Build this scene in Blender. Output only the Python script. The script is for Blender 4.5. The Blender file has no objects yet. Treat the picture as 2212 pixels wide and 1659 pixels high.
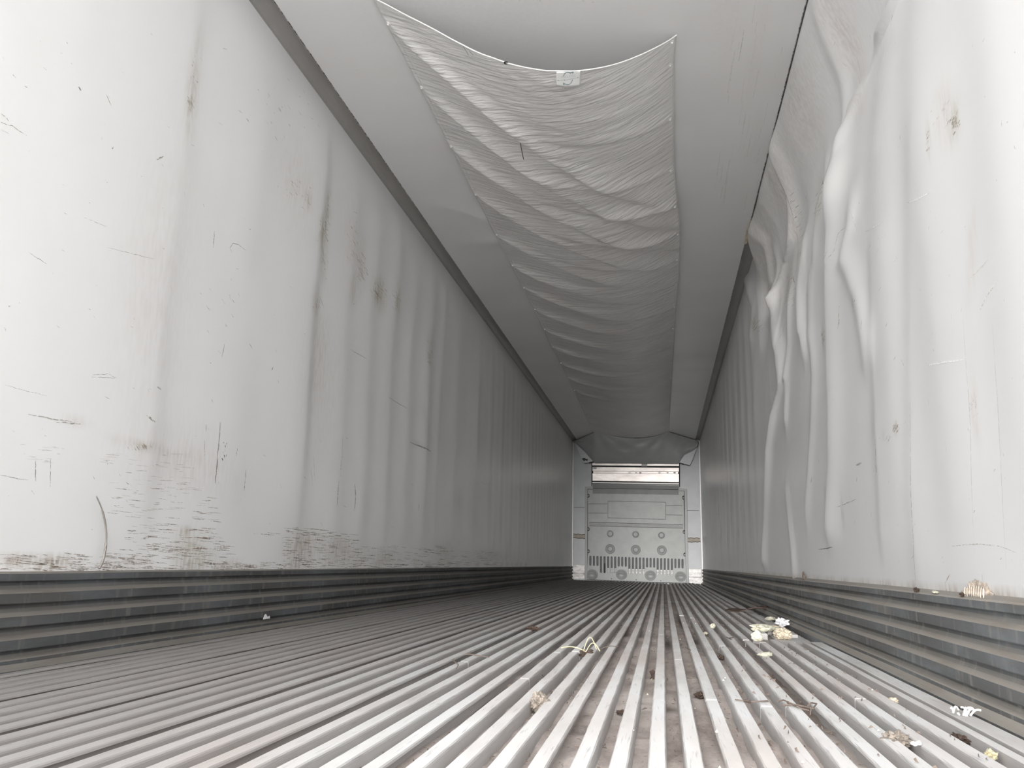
import bpy, bmesh, math, random
import numpy as np
from mathutils import Vector, Matrix

# ------------------------------------------------------------------ camera
sc = bpy.context.scene
COL = sc.collection
W, L, H = 2.46, 16.15, 2.68          # inside width, length, height of the trailer (m)
HS = 0.248                           # height of the metal scuff lining
F = 1772.44
YAW, PITCH, ROLL = .1833, .2135, -.0228
CP = np.array([1.7337, 0.0, .308])
def _axes():
    cy, sy, cp, sp = math.cos(YAW), math.sin(YAW), math.cos(PITCH), math.sin(PITCH)
    f = np.array([-sy*cp, cy*cp, sp]); r0 = np.array([cy, sy, 0.]); d0 = np.cross(f, r0)
    c, s = math.cos(ROLL), math.sin(ROLL)
    return c*r0+s*d0, -s*r0+c*d0, f
AR, AD, AF = _axes()
cam_d = bpy.data.cameras.new('camera'); cam = bpy.data.objects.new('camera', cam_d); COL.objects.link(cam)
cam_d.sensor_fit = 'HORIZONTAL'; cam_d.sensor_width = 36; cam_d.lens = F/2212*36
cam_d.clip_start = .02; cam_d.clip_end = 300
M = Matrix.Identity(4)
for i in range(3):
    M[i][0] = AR[i]; M[i][1] = -AD[i]; M[i][2] = -AF[i]; M[i][3] = CP[i]
cam.matrix_world = M
sc.camera = cam

# ------------------------------------------------------------------ sky and exposure
world = bpy.data.worlds.new('sky'); sc.world = world; world.use_nodes = True
wn = world.node_tree.nodes; wl = world.node_tree.links; wn.clear()
wo = wn.new('ShaderNodeOutputWorld'); wb = wn.new('ShaderNodeBackground')
wc = wn.new('ShaderNodeTexCoord'); wsep = wn.new('ShaderNodeSeparateXYZ'); wr = wn.new('ShaderNodeValToRGB')
wl.new(wc.outputs['Generated'], wsep.inputs[0]); wl.new(wsep.outputs['Z'], wr.inputs[0])
wr.color_ramp.elements[0].position = 0.0; wr.color_ramp.elements[0].color = (.92, .92, .92, 1)
wr.color_ramp.elements[1].position = 1.0; wr.color_ramp.elements[1].color = (1.0, 1.0, 1.02, 1)
wl.new(wr.outputs[0], wb.inputs[0]); wb.inputs[1].default_value = 8.5
wl.new(wb.outputs[0], wo.inputs[0])
vs = sc.view_settings
sc.display_settings.display_device = 'sRGB'
vs.view_transform = 'Standard'; vs.look = 'None'; vs.exposure = 0.0; vs.gamma = 1.0; vs.use_curve_mapping = False
# the bright overcast sky comes in through the open rear doors only: a portal there guides the sky light
pl = bpy.data.lights.new('rear_opening', 'AREA'); pl.shape = 'RECTANGLE'; pl.size = W+.1; pl.size_y = H+.1
po = bpy.data.objects.new('rear_opening', pl); COL.objects.link(po)
po.location = (W/2, -1.02, H/2); po.rotation_euler = (math.radians(90), 0, 0)
pl.cycles.is_portal = True
# low hazy February sun shining straight in through the open doors
sl_ = bpy.data.lights.new('hazy_sun', 'SUN'); sl_.energy = 4.3; sl_.angle = math.radians(12); sl_.color = (1.0, .97, .945)
so_ = bpy.data.objects.new('hazy_sun', sl_); COL.objects.link(so_)
so_.rotation_euler = Vector((.045, 1.0, -.070)).to_track_quat('-Z', 'Y').to_euler()
sc.cycles.use_denoising = True
sc.cycles.max_bounces = 10; sc.cycles.diffuse_bounces = 7; sc.cycles.glossy_bounces = 3
sc.cycles.use_adaptive_sampling = True; sc.cycles.adaptive_threshold = .04
sc.cycles.sample_clamp_indirect = 8.0

# ------------------------------------------------------------------ pixel helpers (which point of a real surface a pixel sees)
def ray(px, py): return AR*(px-1106)/F + AD*(py-829.5)/F + AF
def wx(px, py, x):
    r = ray(px, py); return CP + r*((x-CP[0])/r[0])
def fy(px, py, y):
    r = ray(px, py); return CP + r*((y-CP[1])/r[1])
def gz(px, py, z=0.):
    r = ray(px, py); return CP + r*((z-CP[2])/r[2])

# ------------------------------------------------------------------ mesh helpers
def tag(o, label=None, cat=None, group=None, kind=None):
    if label: o['label'] = label
    if cat: o['category'] = cat
    if group: o['group'] = group
    if kind: o['kind'] = kind
    return o
def link(o, parent=None):
    COL.objects.link(o)
    if parent is not None: o.parent = parent
    return o
def mesh_obj(name, verts, faces, mat, parent=None, smooth=False, attrs=None):
    me = bpy.data.meshes.new(name)
    me.from_pydata([tuple(map(float, v)) for v in verts], [], faces); me.update()
    if smooth: me.polygons.foreach_set('use_smooth', [True]*len(me.polygons))
    if mat: me.materials.append(mat)
    if attrs:
        for k, a in attrs.items():
            at = me.attributes.new(k, 'FLOAT_COLOR', 'POINT'); at.data.foreach_set('color', np.asarray(a, dtype=np.float32).ravel())
    return link(bpy.data.objects.new(name, me), parent)
def grid_obj(name, P, mat, parent=None, smooth=True, attrs=None, flip=False):
    n, m = P.shape[:2]
    idx = np.arange(n*m).reshape(n, m)
    q = np.stack([idx[:-1, :-1], idx[1:, :-1], idx[1:, 1:], idx[:-1, 1:]], -1).reshape(-1, 4)
    if flip: q = q[:, ::-1]
    me = bpy.data.meshes.new(name)
    me.vertices.add(n*m); me.vertices.foreach_set('co', P.reshape(-1).astype(np.float32))
    me.loops.add(q.size); me.loops.foreach_set('vertex_index', q.reshape(-1).astype(np.int32))
    me.polygons.add(len(q)); me.polygons.foreach_set('loop_start', np.arange(0, q.size, 4, dtype=np.int32))
    me.update(calc_edges=True); me.validate()
    me.polygons.foreach_set('use_smooth', [smooth]*len(me.polygons))
    me.materials.append(mat)
    if attrs:
        for k, a in attrs.items():
            at = me.attributes.new(k, 'FLOAT_COLOR', 'POINT'); at.data.foreach_set('color', a.reshape(-1).astype(np.float32))
    return link(bpy.data.objects.new(name, me), parent)
class MB:
    def __init__(s): s.v = []; s.f = []
    def add(s, v, f):
        b = len(s.v); s.v += [tuple(map(float, q)) for q in v]; s.f += [tuple(b+i for i in q) for q in f]; return s
    def box(s, a, b):
        x0, y0, z0 = a; x1, y1, z1 = b
        return s.add([(x0,y0,z0),(x1,y0,z0),(x1,y1,z0),(x0,y1,z0),(x0,y0,z1),(x1,y0,z1),(x1,y1,z1),(x0,y1,z1)],
                     [(3,2,1,0),(4,5,6,7),(0,1,5,4),(1,2,6,5),(2,3,7,6),(3,0,4,7)])
    def sweep(s, prof, stations):
        """prof: list of (a,b); stations: function-made list of lists of 3D points, one ring per station"""
        n = len(stations[0]); b = len(s.v)
        for st in stations: s.v += [tuple(map(float, q)) for q in st]
        for i in range(len(stations)-1):
            for j in range(n):
                k = (j+1) % n
                s.f.append((b+i*n+j, b+i*n+k, b+(i+1)*n+k, b+(i+1)*n+j))
        s.f.append(tuple(b+j for j in range(n))[::-1]); e = b+(len(stations)-1)*n
        s.f.append(tuple(e+j for j in range(n))); return s
    def tube(s, pts, r, n=6):
        pts = [Vector(p) for p in pts]; rings = []
        rr = r if hasattr(r, '__len__') else [r]*len(pts)
        for i, p in enumerate(pts):
            t = (pts[min(i+1, len(pts)-1)]-pts[max(i-1, 0)]).normalized()
            u = t.cross(Vector((0, 0, 1))); u = u.normalized() if u.length > .05 else t.cross(Vector((1, 0, 0))).normalized()
            w = t.cross(u)
            rings.append([p+u*math.cos(a)*rr[i]+w*math.sin(a)*rr[i] for a in [2*math.pi*k/n for k in range(n)]])
        return s.sweep(None, rings)
    def cyl(s, c, axis, r, h, n=16, r2=None):
        c = Vector(c); a = Vector(axis).normalized(); r2 = r if r2 is None else r2
        u = a.cross(Vector((0, 0, 1))); u = u.normalized() if u.length > .1 else Vector((1, 0, 0)); w = a.cross(u)
        return s.sweep(None, [[c+a*(h*t)+(u*math.cos(2*math.pi*k/n)+w*math.sin(2*math.pi*k/n))*q for k in range(n)] for t, q in ((0, r), (1, r2))])
    def build(s, name, mat, parent=None, smooth=False):
        o = mesh_obj(name, s.v, s.f, mat, parent, smooth)
        return o
def empty(name, loc=(0, 0, 0)):
    o = bpy.data.objects.new(name, None); o.location = loc; o.empty_display_size = .1; return link(o)

def vnoise(u, v, seed=0):
    """smooth value noise in [-1,1] of two arrays"""
    u = np.asarray(u, float); v = np.asarray(v, float)
    def h(a, b):
        x = (a.astype(np.int64)*374761393 + b.astype(np.int64)*668265263 + seed*1442695041) & 0xffffffff
        x = ((x ^ (x >> 13))*1274126177) & 0xffffffff
        return ((x ^ (x >> 16)) & 0xffff)/32767.5-1
    iu, iv = np.floor(u), np.floor(v); fu, fv = u-iu, v-iv
    fu = fu*fu*(3-2*fu); fv = fv*fv*(3-2*fv)
    return (h(iu, iv)*(1-fu)+h(iu+1, iv)*fu)*(1-fv)+(h(iu, iv+1)*(1-fu)+h(iu+1, iv+1)*fu)*fv
def n1(u, seed=0): return vnoise(u, np.zeros_like(np.asarray(u, float))+.5, seed)

# ------------------------------------------------------------------ materials
def mat_base(name):
    m = bpy.data.materials.new(name); m.use_nodes = True
    return m, m.node_tree.nodes, m.node_tree.links, m.node_tree.nodes['Principled BSDF']
def node(N, t, **k):
    n = N.new(t)
    for a, b in k.items(): setattr(n, a, b)
    return n
def coords(N, Lk, scale):
    tc = node(N, 'ShaderNodeTexCoord'); mp = node(N, 'ShaderNodeMapping'); mp.inputs['Scale'].default_value = scale
    Lk.new(tc.outputs['Object'], mp.inputs[0]); return mp.outputs[0]
def noise(N, Lk, scale, s=1., detail=4, rough=.55):
    n = node(N, 'ShaderNodeTexNoise'); n.inputs['Scale'].default_value = s; n.inputs['Detail'].default_value = detail
    n.inputs['Roughness'].default_value = rough; Lk.new(coords(N, Lk, scale), n.inputs['Vector']); return n.outputs['Fac']
def ramp(N, Lk, src, stops):
    r = node(N, 'ShaderNodeValToRGB'); e = r.color_ramp.elements
    while len(e) < len(stops): e.new(.5)
    for i, (p, c) in enumerate(stops):
        e[i].position = p; e[i].color = tuple(c)+(1,) if len(c) == 3 else c
    Lk.new(src, r.inputs[0]); return r.outputs[0]
def mixc(N, Lk, fac, a, b, mode='MIX'):
    m = node(N, 'ShaderNodeMix', data_type='RGBA', blend_type=mode)
    for s, v in ((0, fac), (6, a), (7, b)):
        if hasattr(v, 'links') or isinstance(v, bpy.types.NodeSocket): Lk.new(v, m.inputs[s])
        else: m.inputs[s].default_value = v if s == 0 else (tuple(v)+(1,) if len(v) == 3 else v)
    return m.outputs[2]
def bump(N, Lk, bsdf, src, strength, dist=.002, prev=None):
    b = node(N, 'ShaderNodeBump'); b.inputs['Strength'].default_value = strength; b.inputs['Distance'].default_value = dist
    Lk.new(src, b.inputs['Height'])
    if prev: Lk.new(prev, b.inputs['Normal'])
    Lk.new(b.outputs[0], bsdf.inputs['Normal']); return b.outputs[0]
def g(v): return (v, v, v)
def simple(name, col, rough=.6, metal=0., var=.12, scale=30.):
    m, N, K, B = mat_base(name)
    f = noise(N, K, (scale,)*3)
    c = ramp(N, K, f, [(.3, [x*(1-var) for x in col]), (.7, [min(1, x*(1+var)) for x in col])])
    K.new(c, B.inputs['Base Color']); B.inputs['Roughness'].default_value = rough; B.inputs['Metallic'].default_value = metal
    return m

def make_liner(name, c0, c1):
    """white glass-fibre wall liner; the 'stain' attribute carries its dirt (rgb = dirt colour, a = amount)"""
    m, N, K, B = mat_base(name)
    base = ramp(N, K, noise(N, K, (1.2, 1.2, .7), detail=2), [(.3, c0), (.7, c1)])
    f2 = noise(N, K, (1, 2.5, 1.6), detail=3)
    base = mixc(N, K, ramp(N, K, f2, [(.50, g(0)), (.85, g(.16))]), base, (.66, .61, .59))
    st = node(N, 'ShaderNodeAttribute', attribute_name='stain')
    fine = noise(N, K, (60, 60, 14), detail=5)
    mul = node(N, 'ShaderNodeMath', operation='MULTIPLY'); K.new(st.outputs['Alpha'], mul.inputs[0])
    K.new(ramp(N, K, fine, [(.38, g(.25)), (.62, g(1))]), mul.inputs[1])
    base = mixc(N, K, mul.outputs[0], base, st.outputs['Color'])
    # tiny dark specks
    sp = node(N, 'ShaderNodeTexVoronoi'); sp.inputs['Scale'].default_value = 7; K.new(coords(N, K, (1, 1, .6)), sp.inputs['Vector'])
    base = mixc(N, K, ramp(N, K, sp.outputs['Distance'], [(.008, g(.5)), (.02, g(0))]), base, (.38, .33, .29))
    K.new(base, B.inputs['Base Color'])
    K.new(ramp(N, K, f2, [(.3, g(.31)), (.8, g(.36))]), B.inputs['Roughness'])
    B.inputs['Specular IOR Level'].default_value = .5
    bump(N, K, B, noise(N, K, (4, 6, 2.5), detail=2), .12, .003)
    return m
M_liner = make_liner('white_wall_liner', (.80, .80, .80), (.85, .855, .855))
M_ceil = make_liner('ceiling_liner', (.79, .79, .79), (.84, .845, .845))

# dusty aluminium of the floor ribs
M_rib, N, K, B = mat_base('dusty_floor_aluminium')
f = noise(N, K, (9, 2.2, 9), detail=6); f2 = noise(N, K, (160, 9, 160), detail=3); f3 = noise(N, K, (2.2, 1.1, 2), detail=3)
c = ramp(N, K, f, [(.3, (.56, .55, .54)), (.5, (.70, .70, .69)), (.72, (.77, .79, .81))])
c = mixc(N, K, ramp(N, K, f3, [(.42, g(0)), (.68, g(.65))]), c, (.60, .53, .50))
c = mixc(N, K, ramp(N, K, f2, [(.60, g(0)), (.74, g(.55))]), c, (.25, .27, .30))
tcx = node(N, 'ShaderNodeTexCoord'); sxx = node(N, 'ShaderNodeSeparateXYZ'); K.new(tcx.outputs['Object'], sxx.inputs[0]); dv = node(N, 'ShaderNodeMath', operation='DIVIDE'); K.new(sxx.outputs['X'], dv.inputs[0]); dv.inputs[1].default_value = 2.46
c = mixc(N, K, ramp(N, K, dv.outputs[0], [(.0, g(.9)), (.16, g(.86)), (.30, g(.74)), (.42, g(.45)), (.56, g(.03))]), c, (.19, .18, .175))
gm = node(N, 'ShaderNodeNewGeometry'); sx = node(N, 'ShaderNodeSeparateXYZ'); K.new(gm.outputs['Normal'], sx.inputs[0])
c = mixc(N, K, ramp(N, K, sx.outputs['Z'], [(.55, g(.55)), (.9, g(0))]), c, (.30, .285, .275))   # the sides take a darker grey-brown than the tops
K.new(c, B.inputs['Base Color']); B.inputs['Metallic'].default_value = 0; B.inputs['Specular IOR Level'].default_value = .10
K.new(ramp(N, K, f, [(.3, g(.85)), (.75, g(.65))]), B.inputs['Roughness'])
bump(N, K, B, noise(N, K, (120, 25, 120), detail=4), .35, .0012)

# floor channels with dirt
M_pan, N, K, B = mat_base('dirt_filled_floor_channel')
c = ramp(N, K, noise(N, K, (7, 3, 7), detail=7, rough=.7), [(.28, (.23, .19, .17)), (.45, (.43, .375, .345)), (.62, (.56, .505, .475)), (.8, (.68, .64, .61))])
st = node(N, 'ShaderNodeAttribute', attribute_name='stain'); c = mixc(N, K, st.outputs['Alpha'], c, st.outputs['Color'])
c = mixc(N, K, ramp(N, K, noise(N, K, (90, 60, 90), detail=4), [(.62, g(0)), (.70, g(.75))]), c, (.12, .085, .07))
K.new(c, B.inputs['Base Color']); B.inputs['Roughness'].default_value = .85
bump(N, K, B, noise(N, K, (70, 50, 70), detail=6), .7, .004)

# weathered aluminium scuff lining; dust lies on its upward faces
M_scuff, N, K, B = mat_base('weathered_scuff_aluminium')
c = ramp(N, K, noise(N, K, (3, 1.6, 5), detail=6, rough=.65), [(.3, (.12, .12, .117)), (.5, (.16, .165, .17)), (.7, (.23, .25, .265))])
c = mixc(N, K, ramp(N, K, noise(N, K, (5, 24, 3.5), detail=4), [(.55, g(0)), (.68, g(.55))]), c, (.36, .35, .325))
gm = node(N, 'ShaderNodeNewGeometry'); sx = node(N, 'ShaderNodeSeparateXYZ'); K.new(gm.outputs['Normal'], sx.inputs[0])
c = mixc(N, K, ramp(N, K, sx.outputs['Z'], [(.15, g(0)), (.6, g(.9))]), c, (.36, .335, .30))
c = mixc(N, K, ramp(N, K, noise(N, K, (2, 2.2, 26), detail=5), [(.55, g(0)), (.7, g(.4))]), c, (.22, .185, .155))
K.new(c, B.inputs['Base Color']); B.inputs['Metallic'].default_value = .15; B.inputs['Roughness'].default_value = .6; B.inputs['Specular IOR Level'].default_value = .2
bump(N, K, B, noise(N, K, (30, 14, 60), detail=4), .3, .0015)

# woven poly fabric of the air chute
M_fab, N, K, B = mat_base('grey_woven_poly_fabric')
c = ramp(N, K, noise(N, K, (3, 2, 3), detail=4), [(.3, (.71, .70, .695)), (.7, (.79, .79, .785))])
c = mixc(N, K, ramp(N, K, noise(N, K, (1.3, .9, 1), detail=2), [(.5, g(0)), (.75, g(.4))]), c, (.72, .67, .65))
K.new(c, B.inputs['Base Color']); B.inputs['Roughness'].default_value = .36
b1 = bump(N, K, B, noise(N, K, (5, 30, 5), detail=3, rough=.6), .9, .016)
b1 = bump(N, K, B, noise(N, K, (14, 70, 14), detail=2), .6, .005, b1)

M_trim = simple('dark_grey_cove_plastic', (.36, .35, .34), .45, 0, .06, 3)
M_alu = simple('bare_aluminium_edge', (.66, .65, .64), .5, .2, .06, 20)
M_bulk, N, K, B = mat_base('grey_bulkhead_plastic')
c = ramp(N, K, noise(N, K, (6, 6, 6), detail=6), [(.3, (.225, .24, .235)), (.7, (.275, .285, .28))])
c = mixc(N, K, ramp(N, K, noise(N, K, (14, 14, 14), detail=5), [(.66, g(0)), (.78, g(.35))]), c, (.46, .46, .45))
c = mixc(N, K, ramp(N, K, noise(N, K, (3, 3, 40), detail=4), [(.62, g(0)), (.75, g(.5))]), c, (.24, .225, .20))
K.new(c, B.inputs['Base Color']); B.inputs['Roughness'].default_value = .45
M_groove = simple('dark_seam', (.05, .045, .042), .8, 0, .1)
M_panel = simple('grey_blue_front_wall_panel', (.43, .447, .46), .5, 0, .06, 5)
M_void = simple('dark_duct_interior', (.04, .04, .04), .9)
M_kick, N, K, B = mat_base('scratched_kick_plate')
c = ramp(N, K, noise(N, K, (10, 10, 16), detail=6, rough=.7), [(.35, (.42, .41, .40)), (.6, (.74, .73, .72))])
K.new(c, B.inputs['Base Color']); B.inputs['Metallic'].default_value = .1; B.inputs['Roughness'].default_value = .5
M_sheet, N, K, B = mat_base('shiny_evaporator_sheet_metal')
c = ramp(N, K, noise(N, K, (4, 4, 12), detail=5, rough=.6), [(.3, (.48, .44, .42)), (.7, (.74, .70, .67))])
c = mixc(N, K, ramp(N, K, noise(N, K, (22, 22, 50), detail=4), [(.66, g(0)), (.72, g(.7))]), c, (.32, .28, .25))
K.new(c, B.inputs['Base Color']); B.inputs['Metallic'].default_value = .45; B.inputs['Roughness'].default_value = .42
bump(N, K, B, noise(N, K, (3, 3, 3), detail=2), .15, .01)
M_fin = simple('evaporator_fin_metal', (.66, .65, .64), .5, .0, .2, 60)
M_foamseam = simple('sealant_bead', (.34, .32, .27), .8, 0, .2, 40)
M_steel = simple('zinc_rivet', (.80, .80, .79), .3, .3, .05)
M_screw = simple('dull_grey_screw', (.25, .26, .26), .6, 0, .05)
M_white = simple('white_label_vinyl', (.86, .87, .86), .35, 0, .02)
M_ink = simple('teal_grey_print', (.22, .33, .34), .5, 0, .02)
M_inkpale = simple('pale_worn_print', (.62, .66, .67), .5, 0, .02)
M_hem = simple('bright_hem_tape', (.80, .79, .78), .45, 0, .04)
M_black = simple('black_rubber', (.03, .03, .032), .6)

# marks and scratches: thin slivers whose colour and density sit in an attribute
M_mark, N, K, B = mat_base('scuff_mark_residue')
at = node(N, 'ShaderNodeAttribute', attribute_name='stain'); K.new(at.outputs['Color'], B.inputs['Base Color'])
mu = node(N, 'ShaderNodeMath', operation='MULTIPLY'); K.new(at.outputs['Alpha'], mu.inputs[0])
K.new(ramp(N, K, noise(N, K, (70, 70, 70), detail=4, rough=.7), [(.38, g(.1)), (.55, g(1))]), mu.inputs[1])
K.new(mu.outputs[0], B.inputs['Alpha']); B.inputs['Roughness'].default_value = .8

# ------------------------------------------------------------------ ground outside, behind the open doors
ng = 24
xs = np.linspace(-40, 42, ng); ys = np.linspace(-80, -1.2, ng)
XX, YY = np.meshgrid(xs, ys, indexing='ij')
M_yard = simple('pale_gravel_yard', (.48, .47, .45), .9, 0, .15, 2)
tag(grid_obj('ground', np.stack([XX, YY, -1.25+.03*vnoise(XX*.5, YY*.5, 3)], -1), M_yard), kind='structure')

# ------------------------------------------------------------------ wall surfaces
Y0 = -1.0
def ystations(lim, fine, coarse):
    return np.concatenate([np.arange(Y0, 1.3, .06), np.arange(1.3, lim, fine), np.arange(lim, L, coarse), [L]])
def ridge(y, y0, wn_, wf, a):
    """bulge between posts: y0 crest, near side width, far side width"""
    d = y-y0
    return a*np.where(d < 0, np.exp(-(d/wn_)**2), np.exp(-(d/wf)**2))
LEFT_RIDGES = [(1.55, .25, .09, .006), (2.53, .35, .045, .011), (3.10, .20, .08, .004), (3.74, .30, .045, .012), (4.21, .16, .06, .006), (4.60, .14, .06, .006),
    (5.01, .18, .05, .010), (5.42, .12, .06, .004), (5.87, .17, .05, .009), (6.20, .09, .04, .006), (6.75, .2, .06, .005), (7.49, .2, .06, .008),
    (8.1, .2, .07, .005), (8.71, .2, .07, .007), (9.3, .15, .07, .005), (9.9, .15, .07, .006), (10.5, .15, .07, .005)]
def dleft(y, z):
    d = np.zeros_like(y)
    yy = y + .05*vnoise(z*1.3, y*.4, 5)
    for i, (c, a, b, h) in enumerate(LEFT_RIDGES):
        env = .75+.45*n1(z*1.1+i*7.3, 9)
        top = np.clip((H-z)/.35, 0, 1); bot = np.clip((z-HS)/.35, 0, 1)
        d += ridge(yy, c+.02*n1(z*1.7+i*3.1, 4), a, b*1.7, h*(1.35 if c > 3 else 1.1))*env*top*bot
    far = np.clip((y-6)/3, 0, 1)*np.clip((H-z)/.3, 0, 1)*np.clip((z-HS)/.3, 0, 1)
    d += far*.0045*np.abs(np.sin(math.pi*(y-.1)/.305))**1.5
    d += .002*vnoise(y*1.4, z*1.1, 12)*np.clip((z-HS)/.2, 0, 1)*np.clip((H-z)/.2, 0, 1)
    return d

def R(px, py):
    p = wx(px, py, W); return (p[1], p[2])
# crumpled, torn-loose liner on the right: crest lines (pixels of crest -> wall), near width, far width, height
def poly(pts): return [R(*p) for p in pts]
CRUMPLE = [
    (poly([(1662, 640), (1668, 690), (1684, 760), (1690, 830), (1673, 890), (1661, 970), (1655, 1090), (1652, 1200)]), .17, .06, .050),
    (poly([(1668, 560), (1664, 610), (1662, 640)]), .10, .07, .035),
    (poly([(1703, 312), (1702, 420), (1690, 528), (1674, 590), (1664, 640)]), .16, .05, .050),
    (poly([(1722, 535), (1722, 620), (1731, 715), (1738, 740)]), .13, .05, .036),
    (poly([(1700, 655), (1704, 740), (1700, 800), (1697, 900)]), .10, .05, .022),
    (poly([(1789, 400), (1790, 560), (1790, 700), (1797, 850), (1797, 1000), (1790, 1130)]), .20, .05, .030),
    (poly([(1905, -20), (1866, 90), (1820, 215), (1796, 290), (1778, 370), (1792, 420)]), .22, .12, .050),
    (poly([(1800, 40), (1798, 180), (1790, 290)]), .10, .06, .022),
    (poly([(1745, 620), (1757, 800), (1752, 950), (1742, 1100)]), .10, .05, .014),
    (poly([(1838, 470), (1820, 560), (1852, 640), (1870, 740)]), .12, .07, .026),
    (poly([(1890, 560), (1893, 800), (1902, 1000), (1910, 1150)]), .25, .07, .014),
    (poly([(1700, 1080), (1712, 1180), (1716, 1230)]), .10, .06, .020),
    (poly([(1975, 300), (1975, 700), (1978, 1000), (1985, 1200)]), .30, .08, .010),
    (poly([(1760, 380), (1745, 440), (1752, 520)]), .12, .06, .030),
    (poly([(1640, 470), (1660, 530), (1652, 600)]), .12, .10, .040),
    (poly([(1610, 600), (1630, 660), (1625, 720)]), .15, .12, .030),
]
def dright(y, z):
    d = np.zeros_like(y)
    for k, (pts, wn_, wf, h) in enumerate(CRUMPLE):
        zz = np.array([p[1] for p in pts]); yy = np.array([p[0] for p in pts])
        o = np.argsort(zz); zz, yy = zz[o], yy[o]
        yc = np.interp(z, zz, yy) + .012*n1(z*9+k*5, 31)
        lo, hi = zz[0], zz[-1]
        end = np.clip((z-lo)/.16+1, 0, 1)*np.clip((hi-z)/.16+1, 0, 1); end = end*end*(3-2*end)
        d += ridge(y, yc, wn_, wf, h*.68)*end*(.85+.3*n1(z*3+k, 8))
    # regular post bulges
    edge = np.clip((z-HS)/.3, 0, 1)*np.clip((H-z)/.2, 0, 1)
    for i, c in enumerate([1.75, 2.25, 2.7, 6.6, 7.1, 7.7, 8.3, 8.9, 9.5, 10.2, 10.9]):
        d += ridge(y+.03*n1(z*2+i*4, 3), c, .20, .14, .006)*edge
    d += np.clip((y-7)/3, 0, 1)*.0045*np.abs(np.sin(math.pi*(y-.1)/.305))**1.5*edge
    # its top folds inward to the roof sheet where the liner has come loose
    loose = np.clip((6.15-y)/.35, 0, 1); loose = loose*loose*(3-2*loose)
    t = np.clip((z-2.10-.12*n1(y*1.3, 33))/.58, 0, 1.25); q = np.clip((z-2.22)/.48, 0, 1); d += loose*(-.06*np.exp(-((z-2.16)/.30)**2)+.095*q*q*(3-2*q))
    # crushed small relief in the damaged zone
    dam = np.exp(-((y-5.0)/1.1)**2)*np.clip((z-1.1)/.6, 0, 1)
    d += dam*(.010*vnoise(y*3.2+z*.8, z*1.7, 21)+.003*vnoise(y*8+z*2, z*3.5, 22)+.0028*np.clip(1-3.5*np.abs(vnoise(y*3.3-z*.7, z*2.1, 44)), 0, 1)+.0014*np.clip(1-4*np.abs(vnoise(y*6+z*1.5, z*4, 45)), 0, 1))
    d += .002*vnoise(y*1.4, z*1.1, 14)*edge
    cap = .080+np.clip(H-z, 0, 2)*.45
    return np.where(cap-d < .08, cap-np.log1p(np.exp(np.clip((cap-d)/.008, -40, 40)))*.008, d)

def blob(y, z, c, s, a, ang=0.):
    dy, dz = y-c[0], z-c[1]
    u = dy*math.cos(ang)+dz*math.sin(ang); v = -dy*math.sin(ang)+dz*math.cos(ang)
    return a*np.exp(-(u/s[0])**2-(v/s[1])**2)
def stain_layer(y, z, blobs, k_=.62):
    out = np.zeros(y.shape+(4,)); out[..., :3] = (.40, .33, .25)
    for col, c, s, a, ang in blobs:
        w = blob(y, z, c, s, a*k_, ang); t = w/(out[..., 3]+w+1e-6)
        out[..., :3] = out[..., :3]*(1-t[..., None])+np.array(col)*t[..., None]
        out[..., 3] = 1-(1-out[..., 3])*(1-np.clip(w, 0, 1))
    return out
BR, OL, PK = (.36, .29, .21), (.42, .38, .26), (.52, .44, .41)
def Lp(px, py): p = wx(px, py, 0); return (p[1], p[2])
lb = [(OL, Lp(410, 222), (.03, .10), .7, 0), (BR, Lp(420, 160), (.04, .2), .3, 0), (OL, Lp(694, 505), (.05, .09), 1.0, 0), (OL, Lp(706, 455), (.05, .13), .55, 0),
      (BR, Lp(700, 560), (.05, .12), .4, 0), (BR, Lp(662, 432), (.03, .05), .7, 0), (PK, Lp(640, 400), (.2, .2), .3, 0), (BR, Lp(782, 575), (.06, .13), .5, 0),
      (BR, Lp(762, 625), (.05, .08), .5, 0), (OL, Lp(818, 634), (.11, .09), 1.1, 0), (OL, Lp(857, 650), (.07, .12), .7, 0), (PK, Lp(760, 520), (.15, .25), .3, 0),
      (BR, Lp(680, 655), (.05, .09), .6, 0), (BR, Lp(690, 760), (.1, .2), .3, 0), (PK, Lp(690, 820), (.3, .3), .3, 0), (BR, Lp(925, 760), (.07, .14), .5, 0),
      (OL, Lp(305, 965), (.10, .012), .8, 0), (BR, Lp(340, 975), (.2, .02), .4, 0), (PK, Lp(420, 1010), (.3, .12), .35, 0), (BR, Lp(160, 905), (.06, .012), .4, 0),
      (BR, Lp(35, 1212), (.05, .008), 1.2, 0), (BR, Lp(120, 1213), (.06, .015), .9, 0), (BR, Lp(180, 1222), (.08, .008), .9, 0), (BR, Lp(290, 1222), (.08, .012), .9, 0),
      (OL, Lp(410, 1180), (.09, .05), .7, 0), (BR, Lp(400, 1150), (.04, .015), .9, 0), (OL, Lp(430, 1210), (.12, .03), .7, 0), (BR, Lp(650, 1185), (.16, .06), .9, 0),
      (BR, Lp(735, 1190), (.2, .07), .7, 0), (BR, Lp(660, 1160), (.1, .015), .8, 0), (BR, Lp(830, 1205), (.3, .05), .6, 0), (BR, Lp(960, 1195), (.3, .09), .55, 0),
      (BR, Lp(990, 1080), (.15, .1), .3, 0), (BR, Lp(900, 960), (.12, .02), .5, 0), (g(.30), Lp(1060, 1200), (.8, .05), .5, 0), (PK, Lp(340, 640), (.2, .5), .25, 0)]
for i in range(26):   # dirty skirt just above the scuff lining
    lb.append((BR if i % 3 else (.25, .22, .19), (1.7+i*.36+.1*math.sin(i*7.), HS+.02+.02*math.sin(i*3.1)**2), (.09, .016+.008*math.sin(i*2.3)), .75, 0))
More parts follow.
